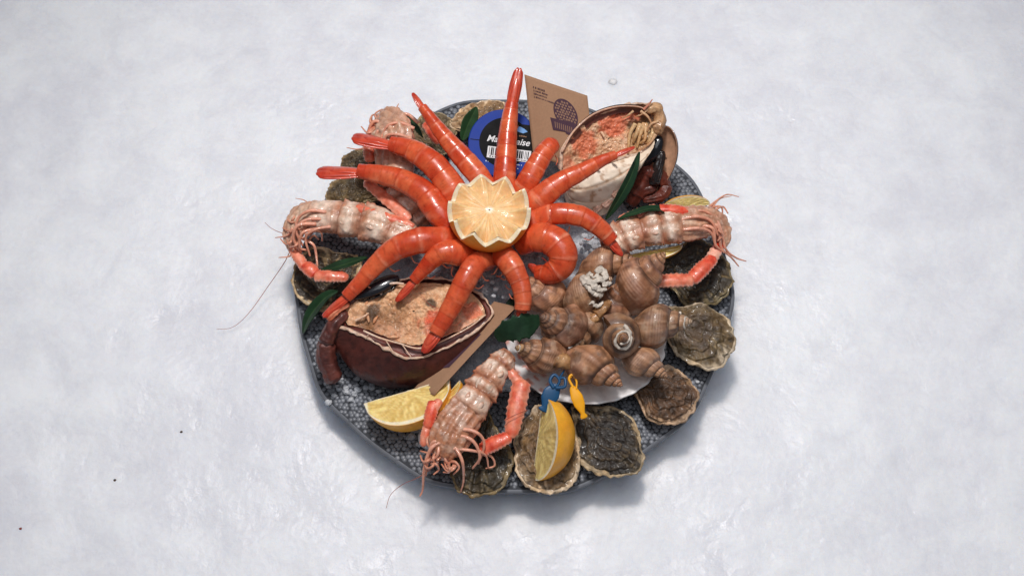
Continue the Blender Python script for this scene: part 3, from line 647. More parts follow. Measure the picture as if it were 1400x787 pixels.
    col = mix(col, c2 * .9, .7 * sm(KK[:, 1], .78, .98) * sm(nf, -.4, .1)); col = mix(col, c1 * .25, .6 * (1 - sm(KK[:, 1], 0, .16)) * (k > .2)); col = mix(col, c1 * .3, .75 * sm(nf + .3 * stk, .15, .45))
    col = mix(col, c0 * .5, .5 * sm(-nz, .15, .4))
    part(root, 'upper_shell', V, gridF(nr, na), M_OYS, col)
    return root, cen, up
DK, BR = ('2c2a27', '4a4238', '8d7f66', 'b0a488'), ('57473a', '6d5a44', '97805c', 'd8ccb4')
oyster((742, 548, 4.7), (752, 666, 4.3), 90, 'brown streaked oyster under a lemon wedge at the bottom rim', ('75624c', '7c6a50', 'a08c70', 'e2d8c8'), 3, H=.5)
oyster((786, 556, 4.6), (868, 640, 4.2), 94, 'dark granular oyster with a cream rim below the scallop shell', ('2f2b2a', '37322d', '6c6250', 'c4baa4'), 5, H=.55)
oyster((856, 520, 4.8), (950, 552, 4.4), 86, 'small brown oyster with a pale round knob, right of the scallop shell', ('503e30', '5e4836', '7d6450', 'ccb8a4'), 8, H=.7)
oyster((894, 420, 5.3), (997, 482, 4.8), 90, 'large olive and grey oyster with a translucent tip at the right rim', ('5a5048', '6a5e48', '84795e', 'd4cec2'), 12, H=.7)
oyster((892, 364, 4.6), (999, 384, 4.4), 102, 'black oyster under the right langoustine', ('1e1c1a', '38342c', '6a6046', '8c8468'), 17, H=.3)
oyster((664, 560, 4.6), (646, 676, 4.2), 88, 'dark olive oyster under the claw of the bottom langoustine', ('2a2926', '3e3a30', '5c543e', '867a5c'), 20, H=.45)
oyster((488, 350, 4.6), (410, 404, 4.4), 104, 'pale olive oyster with a frilled cream edge at the left rim', ('35302a', '4a4032', 'a49474', 'd4c8b0'), 24, H=.3)
oyster((520, 268, 5.0), (448, 262, 4.6), 66, 'grey green oyster at the upper left rim under the long prawn tails', ('4e483c', '6a6048', '8a8064', 'a89c80'), 28, H=.8)
oyster((530, 232, 4.6), (466, 222, 4.6), 52, 'small dark oyster at the rim above the other upper left oyster', ('3c3830', '5a5244', '7c735c', '988c70'), 33, H=.6)
oyster((668, 192, 4.6), (652, 140, 4.6), 84, 'cream coloured frilly oyster at the back behind the blue tub', ('8c7860', 'a48c70', 'd4c2a8', 'ece0d0'), 36, H=.7)
oyster((606, 214, 4.6), (584, 156, 4.4), 60, 'grey oyster behind the two upper left prawns', ('4a463c', '6e6450', '989078', 'b4a890'), 41, H=.5)

# ------------------------------------------------------------------ scallop shell dish
def scallop():
    c = W(801, 466, 6.0); root = thing('scallop_shell', 'white scallop shell with orange marks under the heap of whelks', 'scallop shell', c - (0, 0, 1.4))
    na, nr = 240, 30; th = np.linspace(0, 2 * math.pi, na, endpoint=False)
    def surf(off):
        V, K = [], []
        for k in np.linspace(.02, 1, nr):
            rib = np.cos(th * 26)
            rx = 7.0 * k * (1 + .012 * rib * k); ry = 5.9 * k * (1 + .012 * rib * k)
            z = -1.7 * (1 - k ** 2) + .13 * rib * sm(k, .2, 1) + off + .12 * np.sin(3 * th) * k
            V.append(np.stack([c[0] + rx * np.cos(th), c[1] + ry * np.sin(th), c[2] + z], 1)); K.append(np.stack([np.full(na, k), rib], 1))
        return np.vstack(V), np.vstack(K)
    V, K = surf(0); V2, _ = surf(-.22); n = len(V)
    F = gridF(nr, na) + [tuple(i + n for i in f[::-1]) for f in gridF(nr, na)]
    o = (nr - 1) * na; F += [(o + j, o + (j + 1) % na, n + o + (j + 1) % na, n + o + j) for j in range(na)]
    A = np.vstack([V, V2]); kk = np.tile(K[:, 0], 2); rb = np.tile(K[:, 1], 2); nz = fbm(A, .8, 4, 3); tt = np.tile(np.tile(th, nr), 2)
    col = mix(lin('efebea'), lin('f8f6f5'), .5 + .5 * rb)
    left = np.exp(-((np.cos(tt - math.radians(205))) - 1) ** 2 / .05) + .7 * np.exp(-((np.cos(tt - math.radians(25))) - 1) ** 2 / .01)
    col = mix(col, lin('cf6a48'), .85 * left * sm(np.sin(kk * 40 + 3 * nz), -.1, .7) * sm(kk, .55, .8) * sm(rb, -.6, .5))
    part(root, 'dish', A, F, M_SCAL, col)
scallop()

# ------------------------------------------------------------------ whelks
WG = 'whelks heaped on the scallop shell'
def whelk(px, py, z, length, apex, label, seed, roll=None, tone=0.0, tip='8d8078', turns=5.6, grow=1.66, fat=1.0, rib=.035, worm=False, lip=False, foot=False):
    ax = S(*apex); c = W(px, py, z); root = thing('whelk', label, 'whelk', c - (0, 0, .9), WG)
    ref = np.array((0.0, 0, 1)) if abs(ax[2]) < .9 else np.array((0.0, 1, 0))
    length *= 1.37; e1 = nrm(np.cross(ref, ax)); e2 = np.cross(ax, e1)
    if roll is None: roll = math.atan2(-np.dot(FWD, e1), np.dot(FWD, e2))
    n, M = int(turns * 60), 72; th = np.linspace(0, 2 * math.pi * turns, n); s = grow ** ((th - th[-1]) / (2 * math.pi))
    ps = np.linspace(0, 2 * math.pi, M, endpoint=False); cp, sp = np.cos(ps), np.sin(ps)
    low = np.clip(-sp, 0, 1)
    Rr = (.145 + (.165 * fat * cp - .05 * low ** 2 * (cp > 0) * 1.2))          # radius from axis across the tube
    Zz = -.60 + .235 * sp - .12 * low ** 2
    t2 = th - th[-1] + roll
    ax_rib = np.cos(th * 12 + .9 * np.sin(th * 2.3 + seed)); cord = np.cos(ps * 34)
    k = 1 + rib * ax_rib[:, None] * sm(cp, .0, .6)[None, :] * sm(sp, -.6, .3)[None, :] + .02 * cord[None, :] * (.5 + .5 * vnoise(np.c_[th * 2.2, 0 * th, 0 * th + seed], 1, 8)[:, None]) + .012 * vnoise(np.c_[th * 9, 0 * th, 0 * th + seed], 1, 3)[:, None]
    rr = s[:, None] * (.145 + (Rr - .145)[None, :] * k) ; zz = s[:, None] * Zz[None, :]
    V = np.stack([rr * np.cos(t2)[:, None], rr * np.sin(t2)[:, None], zz + .5], -1).reshape(-1, 3)
    wv = 1 + .03 * vnoise(V, 6, seed); V = V * np.stack([wv, wv, np.ones_like(wv)], 1)
    G = c + length * (V[:, :1] * e1 + V[:, 1:2] * e2 + V[:, 2:] * ax)
    F = gridF(n, M)
    sA = np.repeat(s, M); pA = np.tile(ps, n); tA = np.repeat(th, M)
    nz = fbm(G, .9, seed, 4); gl = vnoise(np.c_[tA * 3.4, 0 * tA, 0 * tA], 1, seed + 2)
    rb_ = np.repeat(ax_rib, M)
    col = mix(lin('7c5e48'), lin('b08e70'), .5 + 1.1 * nz + tone); col = mix(col, lin('6e4c3a'), .5 * sm(gl, .15, .6)); col = mix(col, lin('d8b8a0'), .35 * sm(rb_, .2, 1) * (np.cos(pA) > .2) * min(rib * 22, 1))
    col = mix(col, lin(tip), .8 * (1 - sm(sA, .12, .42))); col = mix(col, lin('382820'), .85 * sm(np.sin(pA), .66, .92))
    col = mix(col, lin('d8c6b6'), .34 * sm(np.cos(pA * 34), .2, .9) * sm(fbm(G, .8, seed + 33, 3), -.3, .3)); scar = sm(fbm(G, 1.5, seed + 36, 4), .22, .36); col = mix(col, lin('c4b4a2'), .55 * scar); col = mix(col, lin('4c3a2e'), .6 * sm(fbm(G, 1.1, seed + 39, 4), .18, .4)); col = mix(col, lin('96807c'), .3 * sm(fbm(G, .6, seed + 30, 3), .05, .4))
    hue = np.random.default_rng(seed + 70).uniform(-1, 1); col = col * (np.array((1.08, .93, .90)) if hue > 0 else np.array((.90, .90, .93))) ** abs(hue) * (1 + .12 * math.sin(seed * 5))
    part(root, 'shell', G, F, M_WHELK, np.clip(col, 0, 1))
    # mouth of the shell closed by the foot and its horny plate
    o = (n - 1) * M; ring = G[o:o + M]; cc = ring.mean(0); nn = nrm(np.cross(ring[0] - cc, ring[M // 4] - cc))
    Vm = [ring]; tdir = nrm(ring.mean(0) - G[o - M:o].mean(0))
    for kq, dp in ((.96, -.1), (.8, -.06), (.5, .02), (.2, .04), (.02, .05)): Vm.append(cc + (ring - cc) * kq + tdir * dp)
    Vm = np.vstack(Vm); part(root, 'operculum', Vm, gridF(6, M), M_WHELK, mix(lin('8a6a4c'), lin('c8aa80'), .5 + fbm(Vm, 2, seed, 3)))
    f = lambda thv, psv, h=0: None
    def on(tv, pv, h):                                              # a point on the shell
        sv = grow ** ((tv - th[-1]) / (2 * math.pi)); lo = max(0, -math.sin(pv))
        r_ = sv * (.145 + .165 * fat * math.cos(pv) - .06 * lo ** 2 + h); z_ = sv * (-.60 + .235 * math.sin(pv) - .12 * lo ** 2) + .5 + sv * h * .6
        a_ = tv - th[-1] + roll
        return c + length * (r_ * math.cos(a_) * e1 + r_ * math.sin(a_) * e2 + z_ * ax)
    if worm:
        lo_, hi_ = worm if isinstance(worm, tuple) else (.35, .8)
        tv = np.linspace(th[-1] * lo_, th[-1] * hi_, 130)
        Q = np.array([on(t, 1.05 + .25 * math.sin(t * 1.7), .015) for t in tv]); Q += .05 * np.c_[vnoise(Q, 4, 1), vnoise(Q, 4, 2), vnoise(Q, 4, 3)]
        ww = np.array([.115 * length / 4.4 * grow ** ((t - th[-1]) / 6.28) * 1.9 for t in tv]) * (1 + .35 * vnoise(Q, 5, seed))
        ww = np.clip(ww, .05, .2)
        Vw, Fw, _, _ = sweep(Q, ww, ww * .8, ax, 9, True); part(root, 'worm_tube', Vw + .03 * vnoise(Vw, 9, 3)[:, None], Fw, M_WORM)
    return root, on, th[-1]
whelk(846, 462, 9.6, 4.6, (.08, .02, 1), 'round whelk seen from above with a white worm tube spiral around its tip', 1, roll=2.2, fat=1.3, rib=0.018, tip='a87c50', worm=(.52, .80), tone=-.1)
whelk(768, 446, 9.1, 4.9, (-.62, .30, .8), 'ribbed whelk beside the hanging prawn, grey tip up and left', 2, fat=1.22, rib=0.068, tip='85766c', tone=-.05)
w3, on3, te = whelk(800, 398, 9.4, 4.2, (.85, .42, .35), 'pale orange whelk half covered by chalky white worm tubes', 3, fat=1.3, rib=0.018, tip='b8a898', tone=.35)
for pts, wd in (([(797, 378, 11.0), (806, 392, 11.2), (815, 401, 11.0), (823, 406, 10.6)], .26), ([(800, 380, 11.2), (812, 390, 11.4), (824, 398, 11)], .22), ([(806, 386, 11.4), (818, 384, 11.5), (828, 378, 11.3), (822, 368, 11.3), (814, 372, 11.5)], .2),
                ([(814, 376, 11.4), (826, 388, 11.3), (834, 386, 11)], .17), ([(808, 414, 10.4), (816, 418, 10.2), (824, 414, 10.1)], .15), ([(812, 380, 11.6), (808, 374, 11.4), (802, 376, 11.2)], .16)):
    wd *= 1.15; Q = catmull([W(*p) for p in pts], 40); Q = Q + .1 * np.c_[vnoise(Q, 4, 5), vnoise(Q, 4, 6), vnoise(Q, 4, 7)]; ww = wd * (1 + .55 * vnoise(Q, 2.6, 3))
    Vw, Fw, _, _ = sweep(Q, ww, ww * .55, (0, .2, 1), 16); part(w3, 'worm_tube', Vw + (.10 * vnoise(Vw, 4, 9) + .06 * vnoise(Vw, 9, 10))[:, None], Fw, M_WORM)
whelk(872, 384, 9.0, 5.4, (.58, .62, .25), 'large smooth brown whelk pointing to the upper right', 4, fat=1.25, rib=0.018, tip='a48c70', tone=-.1)
whelk(898, 442, 8.8, 4.7, (.88, .06, .12), 'whelk pointing right over the big oyster, its spire coated white', 5, fat=1.15, rib=0.045, tip='b8ac98', worm=(.45, .72), tone=.1)
w6, _, _ = whelk(742, 486, 8.4, 4.4, (-.75, .25, .45), 'ribbed whelk at the lower left of the heap with a yellowish tip', 6, fat=1.15, rib=0.075, tip='a89870', worm=(.38, .50), tone=.05)
whelk(812, 498, 8.5, 4.8, (.72, -.55, .35), 'pinkish whelk at the front of the heap pointing to the lower right', 7, fat=1.2, rib=0.053, tip='a07c60', tone=.25)
whelk(882, 494, 8.0, 3.6, (.72, -.5, .3), 'small whelk at the right front edge of the scallop shell', 8, fat=1.1, rib=0.045, tip='a88870', tone=.15)
whelk(742, 404, 8.4, 4.4, (-.7, .55, .45), 'grey tipped whelk tucked right of the hanging prawn', 9, fat=1.15, rib=0.068, tip='85786e', tone=.1)
whelk(826, 360, 8.6, 4.4, (.85, .12, .25), 'mauve whelk at the back under the tail of the arching prawn', 10, fat=1.1, rib=0.030, tip='8c7a72', tone=.2)
whelk(802, 448, 7.9, 4.2, (-.35, -.6, .5), 'whelk in the middle of the heap, mostly hidden by its neighbours', 11, fat=1.1, rib=0.030, tip='a08468', tone=.1)
whelk(840, 415, 7.8, 4.0, (.2, .7, .5), 'dark whelk deep in the heap above the round one', 12, fat=1.1, rib=0.030, tip='806a58', tone=-.3)

def foot(root, pts, w0, w1, seed):
    P = catmull([W(*p) for p in pts], 20); ww = np.interp(np.linspace(0, 1, 20), [0, .5, 1], [w0, (w0 + w1) * .55, w1]); V, F, si, pv = sweep(P, ww, ww * .7, (0, .2, 1), 18)
    V = V + (.16 * fbm(V, 1.6, seed, 3) + .08 * vnoise(V, 4, seed))[:, None]
    part(root, 'foot', V, F, M_MEAT, mix(mix(lin('8a6a46'), lin('c0a074'), .5 + fbm(V, 1.5, seed, 3)), lin('3c2c20'), .6 * sm(vnoise(V, 3, seed + 2), .25, .5)))
foot(w6, [(758, 490, 9.0), (770, 494, 9.2), (782, 500, 8.8)], .75, .4, 3)
foot(w3, [(816, 428, 9.6), (826, 420, 9.6), (832, 412, 9.4)], .5, .3, 5)
foot(w3, [(800, 440, 8.8), (812, 434, 9.2), (822, 426, 9.0)], .6, .4, 7)

# ------------------------------------------------------------------ crab halves
def bowl(root, name, rim, bottom, m, col0, col1, seed, p=2.3, nr=40, rough=.06, bulge=0.0):
    """shell from a closed rim loop (n,3) down to a bottom point"""
    n = len(rim); cr = rim.mean(0); V = []; dxy = rim - cr; cov = np.cov(dxy[:, :2].T); ev, em = np.linalg.eigh(cov); q_ = dxy[:, :2] @ em; th_ = np.arctan2(q_[:, 1] / math.sqrt(ev[1]), q_[:, 0] / math.sqrt(ev[0]))
    ell = np.c_[np.stack([np.cos(th_) * math.sqrt(2 * ev[0]), np.sin(th_) * math.sqrt(2 * ev[1])], 1) @ em.T, dxy[:, 2]]
    for t in np.linspace(0, 1, nr):
        k = (1 - t ** p) ** (1 / p) if t < 1 else 0.01
        V.append(cr + ((rim - cr) * (1 - sm(t, 0, .6)) + ell * sm(t, 0, .6)) * k * (1 + .10 * bulge * math.sin(math.pi * min(1, t * 1.3))) + (bottom - cr) * t)
    V = np.vstack(V); V = V + nrm(V - cr) * (rough * fbm(V, 1.1, seed, 4))[:, None]
    nz = fbm(V, .7, seed + 1, 4); nf = fbm(V, 3, seed + 2, 2)
    return part(root, name, V, gridF(nr, n), m, mix(mix(col0, col1, .5 + .8 * nz), col0 * .55, .6 * sm(nf, .2, .5)))
def loop(pts, n=220):
    pts = list(pts); Q = catmull([W(*p) for p in pts + [pts[0]]], n + 1)[:-1]; return Q
def meat(root, rim, seed, sink, patches, cols, lump=.25, dome=.0, name='meat', inset=.985, nr=80):
    cr = rim.mean(0); n = len(rim); V, K = [], []
    nn = nrm(np.cross(rim[0] - cr, rim[n // 4] - cr)); nn = nn * np.sign(nn[2])
    for k in np.linspace(.02, inset, nr): V.append(cr + (rim - cr) * k - nn * (sink * (1 - .8 * k ** 4)) + nn * dome * (1 - k ** 2)); K.append(np.full(n, k))
    V = np.vstack(V); K = np.concatenate(K)
    a = fbm(V, .55, seed, 4); b = .5 - .6 * vnoise(V, 1.9, seed + 3); c_ = .5 - .6 * vnoise(V, 4.2, seed + 4)
    d_ = vnoise(V, 9.5, seed + 5)
    V = V + nn * (lump * (a * 1.3 + .5 * (.5 - b) + .45 * (.5 - c_) + .14 * d_))[:, None]
    col = mix(cols[0], cols[1], .5 + 1.1 * a); col = mix(col, cols[2], .7 * sm(fbm(V, 1.3, seed + 8, 3), .12, .35))
    for (px, py, z, rp, cc, am) in patches:
        q = W(px, py, z); d = V - q; sc_ = cm(rp, q); dist = np.linalg.norm(d - np.outer(d @ nn, nn), axis=1) / sc_
        col = mix(col, lin(cc), am * (1 - sm(dist + .35 * vnoise(V, 1.8, seed + int(px)), .65, 1.0)))
    return part(root, name, V, gridF(nr, n), M_MEAT, col)
def lip(root, rim, w, col, seed, name='shell_edge'):
    Q = np.vstack([rim, rim[:1]]); ww = w * (1 + .5 * vnoise(Q, 1.2, seed) + .4 * vnoise(Q, 3.5, seed + 1)); V, F, si, pv = sweep(Q, ww, ww * .8, (0, .1, 1), 8, False)
    V = V + .09 * vnoise(V, 2.5, seed)[:, None]
    return part(root, name, V, F, M_MEAT, mix(col, col * .7, .5 + fbm(V, 2, seed, 2)))
# front left half: brown shell towards the viewer, meat up
crab = thing('crab_half', 'brown crab half with pale meat showing at the front left', 'crab', W(560, 470, 4))
rim = loop([(458, 448, 7.7), (462, 428, 8.0), (484, 400, 8.2), (522, 386, 8.3), (570, 380, 8.4), (620, 384, 8.4), (656, 402, 8.4), (673, 428, 8.4), (650, 452, 8.3), (612, 474, 8.2), (570, 490, 8.1), (540, 482, 8.0), (505, 464, 7.8), (474, 450, 7.7)])
bowl(crab, 'carapace', rim, W(545, 514, 3.3), M_CRAB, lin('3c2220'), lin('543029'), 3, p=2.05, rough=.16, bulge=1.0)
outer = rim
rim = loop([(474, 444, 7.9), (468, 428, 8.1), (486, 404, 8.3), (524, 391, 8.4), (570, 385, 8.5), (618, 389, 8.5), (650, 404, 8.5), (664, 428, 8.5), (640, 446, 8.4), (600, 464, 8.35), (570, 472, 8.3), (545, 467, 8.3), (522, 458, 8.25), (496, 448, 8.1)])
Vr = np.vstack([outer, outer * .55 + rim * .45 - np.array((0, 0, .5)), rim - np.array((0, 0, .12))]); part(crab, 'inner_wall', Vr, gridF(3, len(rim)), M_CRAB, mix(lin('5a332c'), lin('7a4a40'), .5 + fbm(Vr, 1, 6, 3)))
meat(crab, rim, 5, .3, [(600, 445, 8, 26, 'dd5a3a', .85), (645, 428, 8, 16, 'e2866a', .8), (505, 440, 8, 20, '7a5a3c', .8), (512, 425, 8, 15, '3a2c1c', .8), (530, 448, 8, 26, 'c49c80', .7), (590, 418, 8, 9, '50483c', .9), (540, 430, 8, 24, '9c7c58', .6), (615, 458, 8, 34, 'd8a890', .7), (640, 450, 8, 20, 'e6c4b0', .8)],
     (lin('d6b392'), lin('e6caa8'), lin('bd9876')), lump=.42, dome=.35)
lip(crab, outer, .13, lin('ecdccf'), 2)
# inner white membrane and its cross walls along the front edge
inner = [(497, 452, 8.25), (520, 462, 8.3), (545, 469, 8.3), (572, 476, 8.35), (600, 468, 8.4), (640, 448, 8.5), (664, 430, 8.6)]
tube(crab, 'membrane', inner, .09, .07, lin('ecdccf'), lin('e0ccbc'), M_MEAT)
for a, b in (((527, 464, 8.3), (538, 482, 8.05)), ((550, 471, 8.3), (562, 488, 8.1)), ((505, 455, 8.25), (500, 463, 7.85))): tube(crab, 'membrane', [a, b], .055, .05, lin('e4d2c4'), lin('e4d2c4'), M_MEAT)
tube(crab, 'membrane', [(520, 402, 8.6), (526, 390, 9.0), (540, 387, 9.1), (552, 388, 8.9)], .16, .1, lin('efe6de'), lin('e8d8cc'), M_MEAT)
tube(crab, 'membrane', [(486, 438, 8.3), (498, 432, 8.5), (504, 428, 8.4)], .13, .08, lin('ecdfd4'), lin('dcc8b8'), M_MEAT)
rg = random.Random(4)
for k in range(9):                                                   # flakes of meat lying on the cut
    x, y = rg.uniform(500, 650), rg.uniform(395, 465)
    if (x - 568) ** 2 / 88 ** 2 + (y - 430) ** 2 / 40 ** 2 > .8: continue
    c = W(x, y, 8.1); a = rg.uniform(0, 6.3); d = np.array((math.cos(a), math.sin(a), 0)) * rg.uniform(.25, .5)
    V, F, si, pv = sweep(catmull([c - d, c + np.array((0, 0, .16)), c + d], 9), .14 * np.sin(np.linspace(.4, 2.7, 9)), .1, (0.1, .2, 1), 8)
    V = V + .05 * vnoise(V, 5, k)[:, None]
    part(crab, 'meat_flake', V, F, M_MEAT, np.tile(lin(rg.choice(['e2b896', 'd4a27e', 'ecc8aa', 'c89070'])), (len(V), 1)))
# its walking leg folded up at the left end
def limb(root, segs, c0, c1, name='leg', m=None, up=(0, .3, 1), seed=0):
    for q, (pts, w0, w1) in enumerate(segs):
        P = catmull([W(*p) for p in pts], 40); ww = np.linspace(cm(w0, P[0]) / 2, cm(w1, P[-1]) / 2, 40) * np.interp(np.linspace(0, 1, 40), [0, .08, .9, 1], [.75, 1, 1, .7])
        V, F, si, pv = sweep(P, ww, ww * .85, up, 20); cc_ = np.vstack([np.repeat(P, 20, axis=0), P[:1], P[-1:]]); V = V + nrm(V - cc_) * (.22 * fbm(V, .9, seed + q, 4) + .07 * np.cos(pv * 6) - .05 * np.abs(vnoise(V, 5, seed)))[:, None]
        part(root, name, V, F, m or M_CRAB, mix(mix(c0, c1, .5 + 1.2 * fbm(V, 1.1, seed + q, 3)), c1 * 1.5, .4 * sm(vnoise(V, 5, seed + 8), .35, .7)))
limb(crab, [([(457, 520, 4.6), (447, 492, 5.8), (445, 466, 6.8)], 26, 26), ([(445, 470, 6.9), (454, 446, 7.6), (473, 428, 8.0)], 23, 17), ([(458, 432, 7.9), (474, 415, 8.2), (492, 402, 8.4)], 14, 9)], lin('482c2a'), lin('6e463e'), seed=3)
limb(crab, [([(448, 436, 8.0), (462, 424, 8.4), (476, 416, 8.5)], 9, 6)], lin('c87a58'), lin('d89a78'), seed=12)

# upper right half: cream underside towards the viewer
crab2 = thing('crab_half', 'crab half with cream underside standing at the upper right', 'crab', W(820, 240, 4))
rim = loop([(766, 232, 9.8), (768, 206, 10.6), (786, 180, 11.2), (812, 158, 11.5), (842, 147, 11.6), (874, 142, 11.4), (897, 146, 11.0), (902, 164, 10.4), (894, 186, 10.0), (880, 206, 9.6), (856, 214, 9.4), (820, 226, 9.3), (786, 240, 9.3)])
bowl(crab2, 'inner_shell', rim, W(832, 200, 5.6), M_CRAB2, lin('d8c8b4'), lin('e8dccb'), 13, p=3.0, rough=.08)
fr = catmull([W(*p) for p in [(768, 226, 9.95), (774, 240, 9.4), (790, 243, 9.3), (820, 229, 9.3), (856, 216, 9.4), (880, 207, 9.6), (894, 190, 9.95)]], 70)
lw = catmull([W(*p) for p in [(770, 258, 7.6), (778, 282, 6.7), (800, 293, 6.3), (826, 294, 6.3), (848, 276, 7.0), (866, 246, 8.0), (884, 214, 9.2)]], 70)
nu = nrm(np.cross(fr[60] - fr[10], lw[35] - fr[35])); nu = nu * np.sign(-np.dot(nu, FWD)); vs = np.linspace(0, 1, 34)
Vu = np.array([fr + (lw - fr) * v + nu * (.75 * math.sin(math.pi * v ** .8)) for v in vs]).reshape(-1, 3)
seam = np.cos(np.linspace(0, 1, 70) * 34)[None, :] * np.ones((34, 1)); plates = (np.abs(np.sin(vs * 9 + .3))[:, None] < .16) * np.ones((1, 70))
Vu = Vu + nu * (.12 * fbm(Vu, 1.0, 5, 4) + .05 * vnoise(Vu, 3, 6) - .09 * plates.ravel())[:, None]
cu_ = mix(mix(lin('e6d9c8'), lin('f6f0e6'), .5 + .9 * fbm(Vu, .7, 9, 4)), lin('b08a66'), .75 * sm(fbm(Vu, 2.4, 12, 3), .2, .42)); cu_ = mix(cu_, lin('c0a080'), .5 * plates.ravel())
k_ = len(Vu); part(crab2, 'underside', np.vstack([Vu, Vu - nu * .16]), gridF(34, 70, False) + [tuple(q + k_ for q in f[::-1]) for f in gridF(34, 70, False)], M_CRAB2, np.vstack([cu_, cu_]))
meat(crab2, rim, 15, .5, [(800, 197, 10.2, 20, 'd87450', .75), (838, 170, 10.8, 22, 'd86a48', .75), (866, 156, 11, 16, 'd46a50', .75), (775, 222, 9.9, 12, 'd88a74', .5), (872, 190, 10, 16, 'b09468', .8), (866, 172, 10.4, 12, '4a3c28', .8), (882, 168, 10.4, 10, '6a5638', .8), (888, 180, 10, 14, 'd8c49c', .8)],
     (lin('cbab8e'), lin('dfc3a6'), lin('e8d0b8')), lump=.42, dome=.1)
lip(crab2, rim, .17, lin('eadccf'), 8)
# the dark hollow carapace behind the back rim
back = [(768, 208, 10.8), (784, 180, 11.6), (810, 157, 12.0), (842, 146, 12.1), (872, 146, 11.8), (886, 152, 11.4)]
Qb = catmull([W(*p) for p in back], 60)
Qf = catmull([W(p[0] + 5, p[1] + 9, p[2] - .8) for p in back], 60)
Vb = np.vstack([Qb, Qb * .5 + Qf * .5 + np.array((0, .15, -.15)), Qf]); part(crab2, 'carapace', np.vstack([Vb, Vb + np.array((0, .16, .05))]), gridF(3, 60, False) + [tuple(i + 180 for i in f[::-1]) for f in gridF(3, 60, False)], M_CRAB, np.tile(lin('6e4a40'), (360, 1)))
tube(crab2, 'membrane', back, .1, .08, lin('e0c8b8'), lin('c8a898'), M_MEAT, n=60)
limb(crab2, [([(884, 150, 11.2), (898, 148, 11.3), (902, 164, 10.6), (898, 182, 10.2)], 15, 17)], lin('8e7050'), lin('c8ac88'), 'joint', m=M_MEAT, seed=5)
for pts, w0 in (([(876, 152, 11.4), (886, 160, 11.2), (892, 172, 10.8)], .16), ([(890, 146, 11.6), (878, 156, 11.3), (868, 160, 11.2)], .13), ([(896, 184, 10.4), (888, 196, 10.2), (878, 204, 9.9)], .2), ([(900, 166, 10.9), (890, 170, 10.9), (884, 180, 10.6)], .17), ([(866, 152, 11.5), (858, 158, 11.3), (850, 162, 11.2)], .13)):
    tube(crab2, 'shell_shard', pts, w0, w0 * .35, lin('d8c0a0'), lin('b89068'), M_MEAT)
tube(crab2, 'spine', [(880, 150, 11.6), (886, 144, 11.9), (892, 136, 12.2)], .14, .05, lin('c89880'), lin('b07c68'), M_CRAB)
for k in range(6):
    x = 870 + k * 5 + rg.uniform(-3, 3); tube(crab2, 'gill', [(x, 164 + k * 2 + rg.uniform(-5, 8), 10.5), (x - 4 + rg.uniform(-4, 4), 184 + k * 2, 10.2 + rg.uniform(-.2, .2)), (x - 10, 204 - k + rg.uniform(-8, 6), 9.8)], rg.uniform(.14, .3), .1, lin('d8c49c'), lin('c0a070'), M_MEAT)
for k in range(7):
    x, y = rg.uniform(785, 870), rg.uniform(160, 225)
    if abs(y - (225 - (x - 780) * .55)) > 30: continue
    c = W(x, y, 10.35); a = rg.uniform(0, 6.3); d = np.array((math.cos(a), math.sin(a), .3)) * rg.uniform(.2, .42)
    V, F, si, pv = sweep(catmull([c - d, c + np.array((0, 0, .16)), c + d], 9), .14 * np.sin(np.linspace(.4, 2.7, 9)), .1, (0.1, .2, 1), 8)
    part(crab2, 'meat_flake', V + .05 * vnoise(V, 5, k)[:, None], F, M_MEAT, np.tile(lin(rg.choice(['e4c8ac', 'd6b090', 'ecd4bc'])), (len(V), 1)))
# knobs of the underside
for x, y, z, w in ((842, 262, 7.9, 13), (830, 276, 7.2, 11), (854, 246, 8.4, 11), (818, 284, 6.9, 10), (862, 234, 8.9, 9)):
    limb(crab2, [([(x - 5, y + 5, z), (x, y, z + .25), (x + 5, y - 6, z + .1)], w, w * .7)], lin('dccab4'), lin('eee2d2'), 'knob', seed=int(x))
# dark folded legs right of it
limb(crab2, [([(868, 266, 5.8), (880, 246, 6.8), (886, 226, 7.8)], 30, 22), ([(884, 232, 7.6), (902, 240, 7.2), (914, 256, 6.4)], 22, 16), ([(912, 252, 6.6), (904, 268, 6.2), (880, 274, 6.0)], 17, 12), ([(862, 280, 5.4), (876, 262, 6.2), (896, 256, 6.6)], 20, 18)], lin('4a2a22'), lin('6e3c2e'), seed=8)

